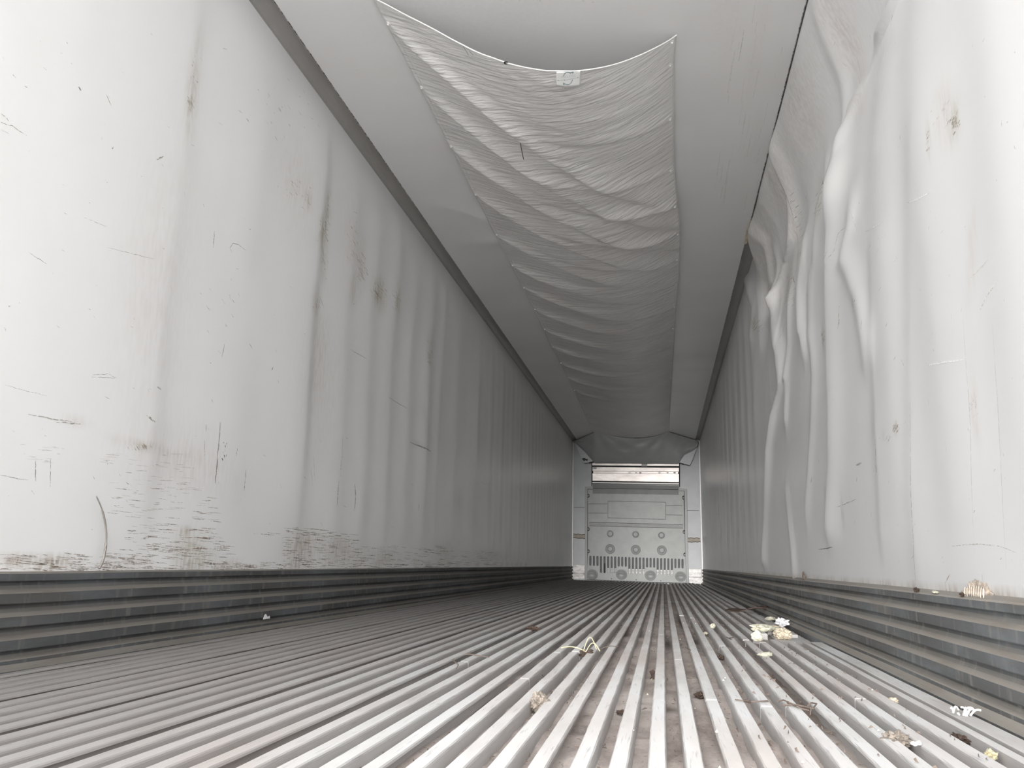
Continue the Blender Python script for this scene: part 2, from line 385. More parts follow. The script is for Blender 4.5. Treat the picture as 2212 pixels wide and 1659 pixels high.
for i in range(20):
    lb.append((g(.28), (8.5+i*.38, .55+.25*math.sin(i*2.7)), (.03, .16), .35, 0))
rb = [(OL, R(2062, 262), (.035, .045), .8, .4), (OL, R(2012, 300), (.012, .05), .6, 0), (PK, R(2040, 240), (.05, .07), .45, 0),
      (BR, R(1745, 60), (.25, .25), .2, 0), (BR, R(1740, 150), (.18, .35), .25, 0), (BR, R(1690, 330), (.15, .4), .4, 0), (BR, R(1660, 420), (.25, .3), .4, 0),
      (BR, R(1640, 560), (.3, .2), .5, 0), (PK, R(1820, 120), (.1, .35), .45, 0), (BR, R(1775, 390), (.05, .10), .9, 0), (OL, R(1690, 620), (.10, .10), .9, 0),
      (OL, R(1748, 440), (.07, .12), .7, 0), (OL, R(1630, 700), (.10, .08), .8, 0), (BR, R(1700, 520), (.04, .2), .6, 0), (OL, R(1942, 925), (.016, .02), 1.0, 0),
      (BR, R(1920, 945), (.04, .008), .5, .4), (OL, R(1845, 655), (.02, .03), .7, 0), (OL, R(1777, 728), (.02, .07), .7, 0), (PK, R(2108, 880), (.02, .08), .5, 0),
      (BR, R(1785, 1090), (.05, .1), .5, 0), (BR, R(1822, 1110), (.02, .08), .4, 0), (PK, R(2100, 560), (.03, .1), .4, .4),
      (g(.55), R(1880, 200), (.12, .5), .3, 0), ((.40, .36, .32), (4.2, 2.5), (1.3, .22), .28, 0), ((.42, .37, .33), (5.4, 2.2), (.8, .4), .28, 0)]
for i in range(24):
    rb.append((BR, (1.7+i*.32, HS+.008), (.12, .012), .9, 0))
for i in range(30):
    rb.append((g(.30), (7+i*.32, .6+.3*math.sin(i*2.1)), (.025, .22), .4, 0))

# left wall
ys = ystations(7., .015, .035); zs = np.linspace(HS-.02, H+.03, 92)
YY, ZZ = np.meshgrid(ys, zs, indexing='ij')
wallL = grid_obj('wall_left', np.stack([dleft(YY, ZZ), YY, ZZ], -1), M_liner, attrs={'stain': stain_layer(YY, ZZ, lb, .80)})
tag(wallL, kind='structure')
# right wall
ys = ystations(7.5, .014, .035); zs = np.concatenate([np.linspace(HS-.02, 1.0, 28), np.linspace(1.02, H+.16, 112)])
YY, ZZ = np.meshgrid(ys, zs, indexing='ij')
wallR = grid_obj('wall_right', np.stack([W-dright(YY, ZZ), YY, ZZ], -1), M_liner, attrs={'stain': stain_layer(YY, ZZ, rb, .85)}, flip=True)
tag(wallR, kind='structure')

# ------------------------------------------------------------------ ceiling
CL, CR = .10, 2.372
ys = ystations(8., .03, .08); xs = np.linspace(CL, CR, 90)
YY, XX = np.meshgrid(ys, xs, indexing='ij')
def dceil(x, y):
    a = gz(960, 445, H); b = gz(1062, 478, H); c = gz(960, 532, H); d = gz(1075, 518, H)
    z = .003*vnoise(x*1.2, y*.5, 7)+.0004*vnoise(x*.6, y*2.3, 17)
    for (p, q, h) in ((a, b, .012), (c, d, .011)):
        t = np.clip((x-p[0])/(q[0]-p[0]), 0, 1.5); yc = p[1]+(q[1]-p[1])*t
        z += h*np.exp(-((y-yc)/.11)**2)*np.exp(-((x-q[0])/.30)**2)
    return z
cst = stain_layer(YY, XX, [(g(.42), (3.0, .9), (.5, .5), .15, 0), (BR, (2.9, 1.35), (.15, .25), .25, 0), (BR, (3.6, 2.2), (.5, .03), .15, 0), (BR, (4.3, 2.28), (.4, .02), .12, 0), (PK, (3.3, 2.05), (.5, .08), .15, 0)])
P = np.stack([XX, YY, H-dceil(XX, YY)*np.clip((XX-CL)/.1, 0, 1)*np.clip((CR-XX)/.1, 0, 1)], -1)
ceiling = grid_obj('ceiling', P, M_ceil, attrs={'stain': cst}); tag(ceiling, kind='structure')
# thin visible edges of the roof sheet, and the roof shell above it
mb = MB(); mb.box((CL-.003, Y0, H-.001), (CL+.001, L, H+.05)); mb.box((CR-.001, Y0, H-.001), (CR+.003, L, H+.05))
mb.build('sheet_edge', M_liner, ceiling)
mb = MB(); mb.box((-.15, Y0, H+.17), (W+.40, L+.2, H+.22)); mb.box((-.15, Y0, -.2), (-.06, L+.2, H+.2)); mb.box((W+.26, Y0, -.2), (W+.32, L+.2, H+.2))
tag(mb.build('trailer_shell', M_trim), kind='structure')
# dark coves in both top corners
def cove(name, sgn, x0, xc, ya, yb):
    prof = []
    for k in range(9):
        a = k/8*math.pi/2
        prof.append((x0+(xc-x0)*(1-math.cos(a)), H-.012+.048*math.sin(a)))
    prof += [(xc, H+.055), (x0-.02*sgn, H+.055), (x0-.02*sgn, H-.012)]
    return tag(MB().sweep(None, [[(p[0], y, p[1]) for p in prof] for y in (ya, (ya+yb)/2, yb)]).build(name, M_trim), kind='structure')
cove('trim_1', 1, .004, CL, Y0, L)
cove('trim_2', -1, W-.004, CR, 6.0, L)
# broken edge of the right cove: a torn crumb of foam and liner hanging at the roof edge
random.seed(4)
def chunk_mesh(name, size, seed, sub=3, rough=.25, sharp=1.0):
    bm = bmesh.new(); bmesh.ops.create_icosphere(bm, subdivisions=sub, radius=.5)
    r = random.Random(seed); ph = [r.uniform(0, 9) for _ in range(9)]
    planes = [Vector((r.uniform(-1, 1), r.uniform(-1, 1), r.uniform(-1, 1))).normalized() for _ in range(7)]
    for v in bm.verts:
        n = v.co.normalized()
        d = min([.5]+[(.30+.15*((ph[i % 9]*7) % 1))/max(n.dot(p), 1e-3) for i, p in enumerate(planes) if n.dot(p) > .2])
        d = .5*(1-sharp)+d*sharp
        w = math.sin(n.x*7+ph[0])*math.sin(n.y*6+ph[1])*math.sin(n.z*8+ph[2])
        w2 = math.sin(n.x*19+ph[3])*math.sin(n.y*17+ph[4])*math.sin(n.z*21+ph[5])
        v.co = n*d*(1+rough*w+rough*.5*w2)
        v.co.x *= size[0]; v.co.y *= size[1]; v.co.z *= size[2]
    me = bpy.data.meshes.new(name); bm.to_mesh(me); bm.free(); return me
def chunk(name, loc, size, mat, seed, label, cat, rot=(0, 0, 0), parent=None, **k):
    me = chunk_mesh(name, size, seed, **k); me.materials.append(mat)
    o = link(bpy.data.objects.new(name, me), parent); o.location = loc; o.rotation_euler = rot
    if label: tag(o, label, cat)
    return o
M_foam = simple('cream_foam', (.68, .66, .54), .9, 0, .12, 60)
M_foamy = simple('yellowed_foam', (.60, .53, .41), .9, 0, .2, 60)
M_dirt = simple('dry_dirt', (.27, .235, .20), .95, 0, .3, 70)
M_leaf = simple('dead_leaf', (.075, .05, .038), .8, 0, .3, 50)
M_straw = simple('dry_straw', (.60, .54, .36), .7, 0, .2, 60)
M_twig = simple('brown_twig', (.165, .13, .11), .85, 0, .2, 60)
M_whitep = simple('white_plastic_scrap', (.86, .87, .88), .4, 0, .03, 20)
M_cord = simple('grey_brown_wire', (.26, .24, .22), .5, .2, .1, 30)
for i, (px, py, sz) in enumerate([(1624, 492, (.03, .17, .055)), (1620, 506, (.035, .2, .06)), (1617, 516, (.03, .14, .045)), (1625, 480, (.02, .10, .035))]):
    p = gz(px-4, py, H); chunk('foam_crumb', (CR+.006, p[1], H-.004), sz, M_foamy, 30+i, None, None, parent=ceiling, rough=.35, sub=2)

# ------------------------------------------------------------------ scuff lining (ribbed aluminium skirting)
def scuff_profile(side):
    p = ([(.004, HS+.012), (.010, HS+.002), (.019, HS-.002)] if side else [(.004, HS+.003), (.012, HS+.0005), (.019, HS-.001)])+[ (.019, HS-.019), (.017, HS-.021), (.004, HS-.022)]
    z = HS-.022
    for k in range(3):
        p += [(.004, z-.010), (.008, z-.020), (.016, z-.0275), (.0195, z-.031), (.0195, z-.056), (.018, z-.0585), (.004, z-.0595)]; z -= .0605
    p += [(.004, z-.008), (.008, z-.016), (.018, z-.020), (.020, z-.023), (.020, .012), (.030, .004), (.044, -.002), (.044, -.034), (-.02, -.034), (-.02, HS+.012)]
    return p
def scuff(name, side):
    prof = scuff_profile(side); ysx = np.concatenate([[Y0], np.arange(1.2, 9, .12), np.arange(9, L, .6), [L]])
    st = []
    for y in ysx:
        w = .0015*float(n1(y*1.7, 40+side))
        st.append([((x+w) if side == 0 else W-(x+w), y, z+.0012*float(n1(y*2.3+3, 50+side))) for x, z in prof])
    if side: st = [s[::-1] for s in st]
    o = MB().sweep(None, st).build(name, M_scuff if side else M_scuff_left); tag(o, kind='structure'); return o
M_scuff_left = M_scuff.copy(); M_scuff_left.name = 'shaded_scuff_aluminium'
for nd in M_scuff_left.node_tree.nodes:      # weaker light on the left lining is put into darker colours
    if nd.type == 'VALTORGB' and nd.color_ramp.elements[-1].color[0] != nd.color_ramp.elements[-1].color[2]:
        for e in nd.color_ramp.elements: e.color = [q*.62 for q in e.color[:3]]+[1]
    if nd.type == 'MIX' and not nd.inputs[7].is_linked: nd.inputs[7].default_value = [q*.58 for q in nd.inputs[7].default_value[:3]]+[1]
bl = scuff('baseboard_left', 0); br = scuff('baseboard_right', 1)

# ------------------------------------------------------------------ floor
PZ = -.033
ys = np.concatenate([np.arange(Y0, 1.1, .1), np.arange(1.1, 6.5, .02), np.arange(6.5, L, .1), [L]]); xs = np.arange(0, W+.001, .01)
YY, XX = np.meshgrid(ys, xs, indexing='ij')
lit = np.clip(vnoise(YY*7, XX*17, 61)+.55*vnoise(YY*19, XX*40, 62), -1, 1)
def gp(px, py): p = gz(px, py, -.03); return (p[1], p[0])
wet = (.085, .07, .062); dk = (.15, .115, .095)
pb = [(wet, gp(1442, 1392), (.35, .022), 1, 0), (wet, gp(1470, 1345), (.5, .022), 1, 0), (wet, gp(1500, 1385), (.4, .022), 1, 0), (wet, gp(1381, 1370), (.22, .022), .9, 0), (dk, gp(1515, 1502), (.05, .02), 1, 0),
      (dk, gp(1444, 1530), (.05, .02), .9, 0), (dk, gp(1590, 1500), (.12, .02), .9, 0), (wet, gp(1560, 1420), (.25, .02), .9, 0), (dk, gp(1620, 1440), (.5, .02), .9, 0), (dk, gp(1350, 1370), (.2, .02), .8, 0),
      (dk, gp(1680, 1475), (.3, .02), .8, 0), (dk, gp(1740, 1540), (.3, .02), .8, 0), (dk, gp(1960, 1620), (.12, .03), 1, 0), (dk, gp(2110, 1600), (.2, .02), 1, 0), (dk, gp(1990, 1500), (.5, .02), .8, 0),
      (wet, gp(1540, 1310), (.6, .03), .8, 0), (wet, gp(1700, 1385), (.3, .06), .7, 0), (dk, gp(1280, 1455), (.1, .02), .6, 0)]
P = np.stack([XX, YY, PZ+.004+.006*lit], -1)
floor = grid_obj('floor', P, M_pan, attrs={'stain': stain_layer(YY, XX, pb, 1.)}); tag(floor, kind='structure')
# rib centre lines: extruded planks of four ribs, a slightly wider joint between planks
ribs = []
for k in range(-7, 4):
    b = 1.568+.2424*k
    for j in range(4): ribs.append((b+.031+.0597*j, j))
ribs = [x for x in ribs if .07 < x[0] < 2.31]; slot_ = [j for x, j in ribs]; ribs = [x for x, j in ribs]
cuts = {}   # rib index -> list of (y, half gap)
def near(x): return int(np.argmin([abs(r-x) for r in ribs]))
for px, py, gw in ((1245, 1407, .02), (1012, 1430, .006), (1608, 1382, .02), (1640, 1387, .012), (1140, 1466, .004), (1480, 1330, .05), (1735, 1525, .004), (1505, 1335, .02), (1185, 1408, .004), (1415, 1370, .003),
                   (1555, 1395, .006), (1475, 1425, .003), (1860, 1510, .004), (1560, 1512, .004), (1640, 1525, .004)):
    p = gz(px, py, 0.); cuts.setdefault(near(p[0]), []).append((float(p[1]), gw))
def rib_segments(i, x):
    gaps = [(c-h, c+h) for c, h in cuts.get(i, [])]
    if 2.10 < x < 2.17: gaps.append((3.78, 4.02))
    elif 2.17 < x < 2.24: gaps.append((3.92, 4.25))
    elif x >= 2.24: gaps.append((3.80, 4.50)); gaps.append((6.2, 6.4))
    gaps.sort(); y = Y0; out = []
    for a, b in gaps:
        if a > y: out.append((y, a))
        y = max(y, b)
    out.append((y, L-.05)); return out
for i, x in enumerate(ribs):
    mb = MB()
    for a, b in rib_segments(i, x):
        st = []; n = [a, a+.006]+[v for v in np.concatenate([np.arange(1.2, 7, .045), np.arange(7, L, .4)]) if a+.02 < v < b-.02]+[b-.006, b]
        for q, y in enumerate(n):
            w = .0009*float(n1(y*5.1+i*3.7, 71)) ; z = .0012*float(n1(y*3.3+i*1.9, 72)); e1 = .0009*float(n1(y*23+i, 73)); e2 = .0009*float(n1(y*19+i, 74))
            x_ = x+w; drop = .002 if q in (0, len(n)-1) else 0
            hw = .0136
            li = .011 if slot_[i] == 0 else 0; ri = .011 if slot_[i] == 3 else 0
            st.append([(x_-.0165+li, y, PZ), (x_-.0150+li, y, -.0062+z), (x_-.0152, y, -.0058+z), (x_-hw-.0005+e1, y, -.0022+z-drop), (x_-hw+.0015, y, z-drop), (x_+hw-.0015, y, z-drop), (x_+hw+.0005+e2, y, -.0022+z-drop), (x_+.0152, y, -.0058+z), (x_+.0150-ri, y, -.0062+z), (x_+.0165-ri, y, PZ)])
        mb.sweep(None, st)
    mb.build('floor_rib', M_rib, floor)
# wide flat edge extrusions along both sides
def edge_strip(x0, x1, z, ya, yb, name='edge_extrusion'):
    st = []
    for y in [ya]+[v for v in np.arange(1.2, 8, .1) if ya < v < yb]+[yb]:
        zz = z+.001*float(n1(y*3+x0*9, 77))
        st.append([(x0, y, PZ), (x0, y, zz-.002), (x0+.002, y, zz), (x1-.002, y, zz), (x1, y, zz-.002), (x1, y, PZ)])
    return MB().sweep(None, st).build(name, M_rib, floor)
edge_strip(.046, .072, -.004, Y0, L-.05)
edge_strip(2.318, 2.338, .000, Y0, 3.86); edge_strip(2.352, 2.398, .001, Y0, 3.86)
edge_strip(2.318, 2.372, -.008, 4.35, L-.05)
# flattened plate in the crushed patch beside the right wall
edge_strip(2.25, 2.40, -.022, 3.7, 4.6, 'crushed_floor_plate')

# ------------------------------------------------------------------ surface marks on the walls
def marks(name, strokes, surf, parent, off=.0012):
    """strokes: list of (pts[(y,z)...], width, rgb, alpha) drawn as thin slivers that follow the surface"""
    V = []; Fc = []; A = []
    for pts, w, col, al in strokes:
        pts = np.array(pts, float); n = len(pts); b = len(V)
        for i in range(n):
            t = pts[min(i+1, n-1)]-pts[max(i-1, 0)]; t = t/(np.linalg.norm(t)+1e-9); nn = np.array([-t[1], t[0]])
            ww = w*(.25+.75*math.sin(math.pi*(i+.3)/(n-.4)))*.5
            for s in (-1, 1):
                V.append(pts[i]+nn*ww*s); A.append((*col, al))
        for i in range(n-1): Fc.append((b+2*i, b+2*i+1, b+2*i+3, b+2*i+2))
    V = np.array(V); V = surf(V[:, 0], V[:, 1], off)
    o = mesh_obj(name, V, Fc, M_mark, parent, attrs={'stain': A}); o['kind'] = 'stuff'; return o
def sL(y, z, off): return np.stack([dleft(y, z)+off, y, z], -1)
def sR(y, z, off): return np.stack([W-dright(y, z)-off, y, z], -1)
def subdiv(pts, n, jit, r):
    out = []
    for i in range(n+1):
        t = i/n*(len(pts)-1); k = min(int(t), len(pts)-2); f_ = t-k
        out.append([pts[k][j]*(1-f_)+pts[k+1][j]*f_+(r.uniform(-jit, jit) if 0 < i < n else 0) for j in (0, 1)])
    return out
r = random.Random(11); SL = []
BK, DB, RB, GB = (.08, .075, .07), (.22, .17, .13), (.30, .18, .12), (.36, .33, .29)
def lstroke(pp, w, col, al, jit=.0015, n=8): SL.append((subdiv([Lp(*p) for p in pp], n, jit, r), w, col, al))
for pp, w in [([(474, 912), (471, 960), (468, 985)], .0040), ([(468, 985), (466, 1015), (463, 1044)], .0055), ([(444, 915), (444, 935)], .002), ([(441, 950), (440, 985)], .002), ([(511, 968), (508, 985)], .003),
              ([(530, 1015), (529, 1035)], .003), ([(528, 1035), (526, 1062)], .004), ([(739, 935), (737, 990)], .002), ([(736, 990), (733, 1030)], .003), ([(730, 1040), (726, 1092)], .005), ([(765, 1045), (767, 1070), (764, 1105)], .006),
              ([(76, 995), (76, 1040)], .002), ([(108, 990), (107, 1055)], .0015), ([(903, 1085), (902, 1105)], .004), ([(677, 985), (680, 1040)], .0015), ([(672, 1010), (675, 1050)], .0015), ([(463, 500), (461, 535)], .003), ([(484, 742), (478, 772)], .0025)]:
    lstroke(pp, w, BK, .95)
for i in range(14): x, y = 480+r.uniform(-7, 9), 975+r.uniform(-22, 18); lstroke([(x, y), (x+r.uniform(-3, 3), y+r.uniform(2, 7))], .003, BK, .8, n=2)
for pp, w in [([(0, 245), (10, 252), (18, 262)], .0025), ([(0, 264), (25, 272), (57, 293)], .002), ([(0, 280), (20, 290)], .001), ([(500, 545), (496, 535), (502, 526), (515, 529), (530, 541)], .0025), ([(585, 800), (588, 792)], .006),
              ([(168, 188), (174, 195)], .006), ([(335, 345), (350, 338)], .005), ([(240, 322), (243, 318)], .004), ([(228, 205), (238, 228)], .003), ([(18, 661), (21, 662)], .003), ([(780, 595), (788, 607)], .004),
              ([(757, 755), (790, 775)], .003), ([(838, 858), (878, 882)], .004), ([(885, 955), (930, 975)], .01), ([(0, 1027), (60, 1037)], .0015), ([(60, 895), (155, 912)], .003), ([(120, 912), (172, 916)], .004), ([(10, 832), (100, 855)], .001),
              ([(195, 814), (245, 817)], .0015), ([(198, 810), (230, 808), (252, 818)], .0015), ([(312, 897), (330, 912)], .008), ([(335, 835), (344, 842)], .006), ([(180, 470), (230, 490)], .001), ([(230, 535), (330, 560)], .0012), ([(60, 545), (100, 570)], .0015)]:
    lstroke(pp, w, GB if w > .002 else DB, .75, n=8)
lstroke([(690, 640), (700, 665)], .003, DB, .7)
# bundles of near-horizontal scrapes (pallet rub marks): x0,x1,y0,y1,count,alpha
for x0, x1, y0, y1, n, al in [(0, 90, 1196, 1232, 46, .9), (85, 185, 1195, 1232, 60, .9), (170, 240, 1215, 1233, 24, .8), (225, 330, 1195, 1231, 70, .85), (240, 480, 1050, 1120, 60, .7), (270, 470, 1120, 1190, 75, .8), (310, 500, 1180, 1228, 80, .85), (330, 480, 1160, 1200, 30, .8), (470, 620, 1215, 1229, 45, .7),
                              (610, 700, 1140, 1225, 130, .9), (690, 770, 1150, 1225, 90, .75), (770, 860, 1180, 1226, 80, .7), (860, 960, 1180, 1226, 70, .6), (960, 1080, 1190, 1222, 70, .6), (220, 420, 980, 1050, 36, .45), (30, 140, 960, 1000, 14, .4), (0, 500, 1226, 1234, 70, .8), (500, 1000, 1218, 1228, 70, .7), (540, 640, 1150, 1156, 5, .8)]:
    for i in range(n):
        x, y = r.uniform(x0, x1), r.uniform(y0, y1); ln = r.uniform(6, 34)*(1 if x < 600 else .6)
        lstroke([(x-ln/2, y-ln*.045), (x+ln/2, y+ln*.045*r.uniform(-.5, 1.6))], r.uniform(.0007, .0023)*(1+x/1000), r.choice([DB, (.32, .26, .21), RB, (.16, .13, .11), (.42, .36, .28), (.45, .39, .32)]), al*r.uniform(.4, 1), n=4, jit=.001)
# slanting brush marks in the high stains
for cx_, cy_, sx_, sy_, n in [(410, 222, 6, 14, 22), (415, 150, 8, 40, 14), (700, 490, 10, 26, 50), (706, 440, 6, 30, 26), (782, 575, 10, 22, 30), (818, 632, 14, 16, 60), (855, 650, 8, 20, 34), (680, 655, 9, 14, 20), (640, 415, 22, 22, 22), (762, 520, 12, 40, 20), (925, 765, 5, 30, 22), (300, 965, 22, 5, 18), (600, 250, 60, 60, 20), (700, 560, 8, 26, 14), (480, 660, 50, 60, 14)]:
    for i in range(n):
        x, y = r.gauss(cx_, sx_*.6), r.gauss(cy_, sy_*.6); ln = r.uniform(3, 12)
        lstroke([(x-ln*.3, y-ln*.5), (x+ln*.3, y+ln*.5)], r.uniform(.001, .0035), r.choice([(.38, .33, .22), DB, (.45, .40, .30)]), r.uniform(.3, .75), n=2)
for i in range(150):
    x, y = r.uniform(0, 1050), r.uniform(60, 1190)
    if y < 1.36*(x-545)+40: continue
    ln = r.uniform(2, 11); a = r.uniform(.3, 1.4); lstroke([(x, y), (x+ln*math.cos(a), y+ln*math.sin(a))], r.uniform(.001, .003), r.choice([GB, DB, (.5, .48, .45)]), r.uniform(.2, .6), n=2)
marks('scuff_marks', SL, sL, wallL)
SR = []
def rstroke(pp, w, col, al, jit=.0015, n=8): SR.append((subdiv([R(*p) for p in pp], n, jit, r), w, col, al))
for pp, w, c_, al in [([(1898, 948), (1899, 985), (1897, 1000)], .003, BK, .9), ([(1898, 1000), (1900, 1022)], .006, BK, .9), ([(1768, 1187), (1785, 1185), (1801, 1182)], .004, BK, .85), ([(1973, 870), (1976, 1060), (1980, 1180), (1981, 1272)], .0022, DB, .8),
                      ([(2085, 690), (2100, 900), (2108, 1200)], .0015, DB, .45), ([(2148, 700), (2160, 900), (2175, 1228)], .0015, DB, .4), ([(1716, 108), (1727, 112), (1734, 130), (1730, 155), (1720, 180), (1712, 195)], .0015, BK, .7), ([(1724, 124), (1728, 130)], .010, BK, .8),
                      ([(1697, 690), (1686, 742)], .002, (.45, .16, .14), .7), ([(1815, 660), (1813, 712)], .006, OL, .7), ([(1816, 690), (1814, 705)], .004, BK, .7), ([(1778, 715), (1777, 750)], .007, BK, .5), ([(1870, 690), (1871, 712)], .003, GB, .7),
                      ([(1703, 340), (1702, 430), (1700, 480)], .004, DB, .6), ([(1700, 600), (1706, 612)], .008, DB, .7), ([(1893, 5), (1888, 70)], .003, DB, .6), ([(1795, 560), (1806, 545), (1812, 500), (1832, 488)], .002, BK, .7),
                      ([(1812, 1095), (1850, 1078)], .003, BR, .6), ([(1818, 1080), (1822, 1140)], .003, BR, .5), ([(2060, 1180), (2110, 1175), (2170, 1182), (2200, 1195)], .0015, GB, .6), ([(2045, 1260), (2055, 1240)], .003, DB, .6), ([(2122, 1265), (2124, 1240)], .002, DB, .6),
                      ([(2165, 600), (2135, 640), (2120, 670)], .003, (.6, .55, .5), .4), ([(2140, 560), (2100, 600)], .003, (.6, .55, .5), .35), ([(2040, 1300), (2048, 1270)], .003, DB, .6),
                      ([(1755, 1030), (1753, 1045)], .010, BK, .4), ([(1850, 1005), (1862, 1000)], .008, BK, .4), ([(1852, 1030), (1851, 1042)], .004, BK, .6), ([(1958, 790), (1952, 775)], .002, BK, .5)]:
    rstroke(pp, w, c_, al)
for pp in [[(1966, 438), (1985, 433), (2018, 415)], [(1870, 500), (1890, 492), (1912, 480)], [(1795, 590), (1789, 560), (1797, 540)], [(1810, 580), (1818, 550)], [(1780, 650), (1783, 580)], [(1720, 535), (1722, 560)], [(1843, 455), (1850, 500)], [(2010, 790), (2035, 785), (2090, 775)], [(1742, 1010), (1747, 1035)]]:
    rstroke(pp, .004, (.93, .93, .92), .8)
for cx_, cy_, sx_, sy_, n, al in [(2062, 262, 10, 14, 50, .8), (2012, 300, 4, 20, 14, .7), (2040, 240, 20, 25, 16, .4), (1942, 925, 6, 8, 26, .8), (1925, 945, 16, 5, 10, .5), (1700, 640, 14, 20, 40, .6), (1692, 605, 10, 14, 24, .6), (1745, 440, 10, 26, 30, .6), (1760, 395, 8, 10, 22, .7), (1633, 705, 8, 14, 22, .7), (1705, 470, 5, 60, 26, .5), (1778, 728, 4, 16, 12, .6), (1848, 655, 6, 12, 12, .6), (2110, 880, 8, 30, 14, .35), (1700, 320, 8, 22, 14, .5)]:
    for i in range(n):
        x, y = r.gauss(cx_, sx_*.6), r.gauss(cy_, sy_*.6); ln = r.uniform(3, 10)
        rstroke([(x+ln*.25, y-ln*.5), (x-ln*.25, y+ln*.5)], r.uniform(.001, .004), r.choice([BR, OL, DB, (.5, .4, .3)]), al*r.uniform(.4, 1), n=2)
for i in range(60):  # grime streaks far inside
    y = r.uniform(7, 15.8); z = r.uniform(.4, 1.2); SR.append((subdiv([(y, z), (y, z+r.uniform(.05, .3))], 4, .003, r), r.uniform(.01, .03), BK, r.uniform(.15, .5)))
    y = r.uniform(7, 15.8); z = r.uniform(.3, .9); SL.append((subdiv([(y, z), (y, z+r.uniform(.05, .2))], 4, .003, r), r.uniform(.01, .03), BK, r.uniform(.15, .4)))
for i in range(140):
    x = r.uniform(1560, 2200); y = r.uniform(60, 1230)
    if x < 1750 and y < 900-3*(x-1540): continue
    ln = r.uniform(3, 12); a = r.uniform(1.2, 2.2); rstroke([(x, y), (x+ln*math.cos(a), y+ln*math.sin(a))], r.uniform(.0008, .0026), r.choice([GB, BR, (.55, .5, .46)]), r.uniform(.2, .55), n=2)
marks('scuff_marks', SR, sR, wallR)
# marks on the roof sheet
SC = []
for i in range(46):
    y = r.uniform(3.0, 5.2); x = r.uniform(2.08, 2.33); SC.append(([(y, x), (y+r.uniform(.04, .4), x+r.uniform(-.004, .004))], r.uniform(.002, .006), r.choice([BR, (.5, .45, .4)]), r.uniform(.05, .22)))
for i in range(30): y, x = r.gauss(2.98, .08), r.gauss(1.38, .10); SC.append(([(y, x), (y+r.uniform(-.01, .01), x+r.uniform(-.012, .012))], .006, DB, r.uniform(.1, .45)))
marks('scuff_marks', SC, lambda y, x, off: np.stack([x, y, H-dceil(x, y)-off], -1), ceiling, off=.003)

# ------------------------------------------------------------------ air chute under the roof
XL = lambda y: np.interp(y, [2.9, 3.4, 7.4, 14.9], [.540, .548, .556, .517])
XR = lambda y: np.interp(y, [3.3, 3.6, 4.05, 4.66, 5.13, 5.64, 6.7, 7.4, 14.9], [1.834, 1.822, 1.827, 1.835, 1.865, 1.893, 1.899, 1.889, 1.868])
FL = [3.09, 3.60, 4.20, 4.84, 5.53, 6.17, 6.73, 7.36, 8.05, 8.75, 9.5, 10.3, 11.1, 12., 13., 14.]
FR = [3.40, 3.58, 4.07, 4.67, 5.13, 5.64, 6.15, 6.74, 7.40, 8.1, 8.8, 9.6, 10.4, 11.3, 12.3, 13.4, 14.4]
def sag(y): return np.interp(y, [2.9, 3.3, 4.5, 6, 8, 15], [.262, .258, .215, .18, .15, .10])
def chute_z(t, y):
    """underside height of the cloth; t across 0..1, y along"""
    prof = np.clip(np.sin(math.pi*np.clip(t, 0, 1)**1.2), 0, 1)**.9
    z = sag(y)*prof
    # folds run from each left fastener slantwise to a fastener further inside on the right
    for k, yl in enumerate(FL[:13]):
        slant = np.interp(yl, [3, 4.5, 6.2, 9], [2.1, 1.6, .9, .5])
        yc = yl+.03+slant*(t**1.15)
        amp = .054*np.exp(-t*(.8 if yl < 5 else 1.6))*(1-np.exp(-t*14))
        wf = .045+.12*t
        z += amp*np.where(y < yc, np.exp(-((y-yc)/(wf*1.6))**2), np.exp(-((y-yc)/(wf*.55))**2))
    for k, yr in enumerate(FR[2:13]):
        u = 1-t; slant = np.interp(yr, [3, 5.2, 5.8, 9], [.2, .9, .8, -.1])
        yc = yr-slant*u**1.1
        amp = (.042 if 5 < yr < 6 else .018)*np.exp(-u*1.7)*(1-np.exp(-u*14))
        wf = .03+.10*u
        z += amp*np.where(y < yc, np.exp(-((y-yc)/(wf*1.5))**2), np.exp(-((y-yc)/(wf*.5))**2))
    fade = np.clip((13-y)/5, .25, 1)
    v = y-1.0*t*np.clip((7.5-y)/4, 0, 1)-.25*np.sin(math.pi*t)
    z += prof*fade*(.009*vnoise(v*3.2, t*1.6, 81)+.0055*vnoise(v*8.5, t*3.0, 82)+.0034*vnoise(v*19+2*np.sin(t*5), t*5.5, 83)+.0016*vnoise(v*38, t*9, 84))
    return H-.014-z
nt, ny = 110, 620
tt = np.linspace(0, 1, nt); s = np.linspace(0, 1, ny)**1.35
T, S = np.meshgrid(tt, s, indexing='ij')
y_front = 2.93+.45*T; YY = y_front+(14.95-y_front)*S
XX = XL(YY)*(1-T)+XR(YY)*T
# edges scallop a little between the fasteners
ZZ = chute_z(T, YY)
chute = grid_obj('air_chute', np.stack([XX, YY, ZZ], -1), M_fab, flip=False)
tag(chute, 'long grey fabric air chute sagging under the ceiling, open mouth with pale hem', 'air duct')
chute.modifiers.new('cloth', 'SOLIDIFY').thickness = .0015
def chute_p(t, y, off=0.): 
    x = float(XL(y)*(1-t)+XR(y)*t); return (x, y, float(chute_z(np.array([t]), np.array([y]))[0])-off)
# rolled hem along the open mouth and stitched side hems
mb = MB(); mb.tube([chute_p(t, 2.93+.45*t, .001) for t in np.linspace(0, 1, 60)], .0030, 6); mb.build('hem', M_hem, chute)
mb = MB()
for side in (0, 1):
    for a in (.002, .026):
        t0 = a/1.3 if side == 0 else 1-a/1.3
        mb.tube([chute_p(t0, y, .001) for y in np.linspace(2.95+.45*t0, 14.8, 150)], .0012, 4)
mb.build('seam_stitching', M_hem, chute)
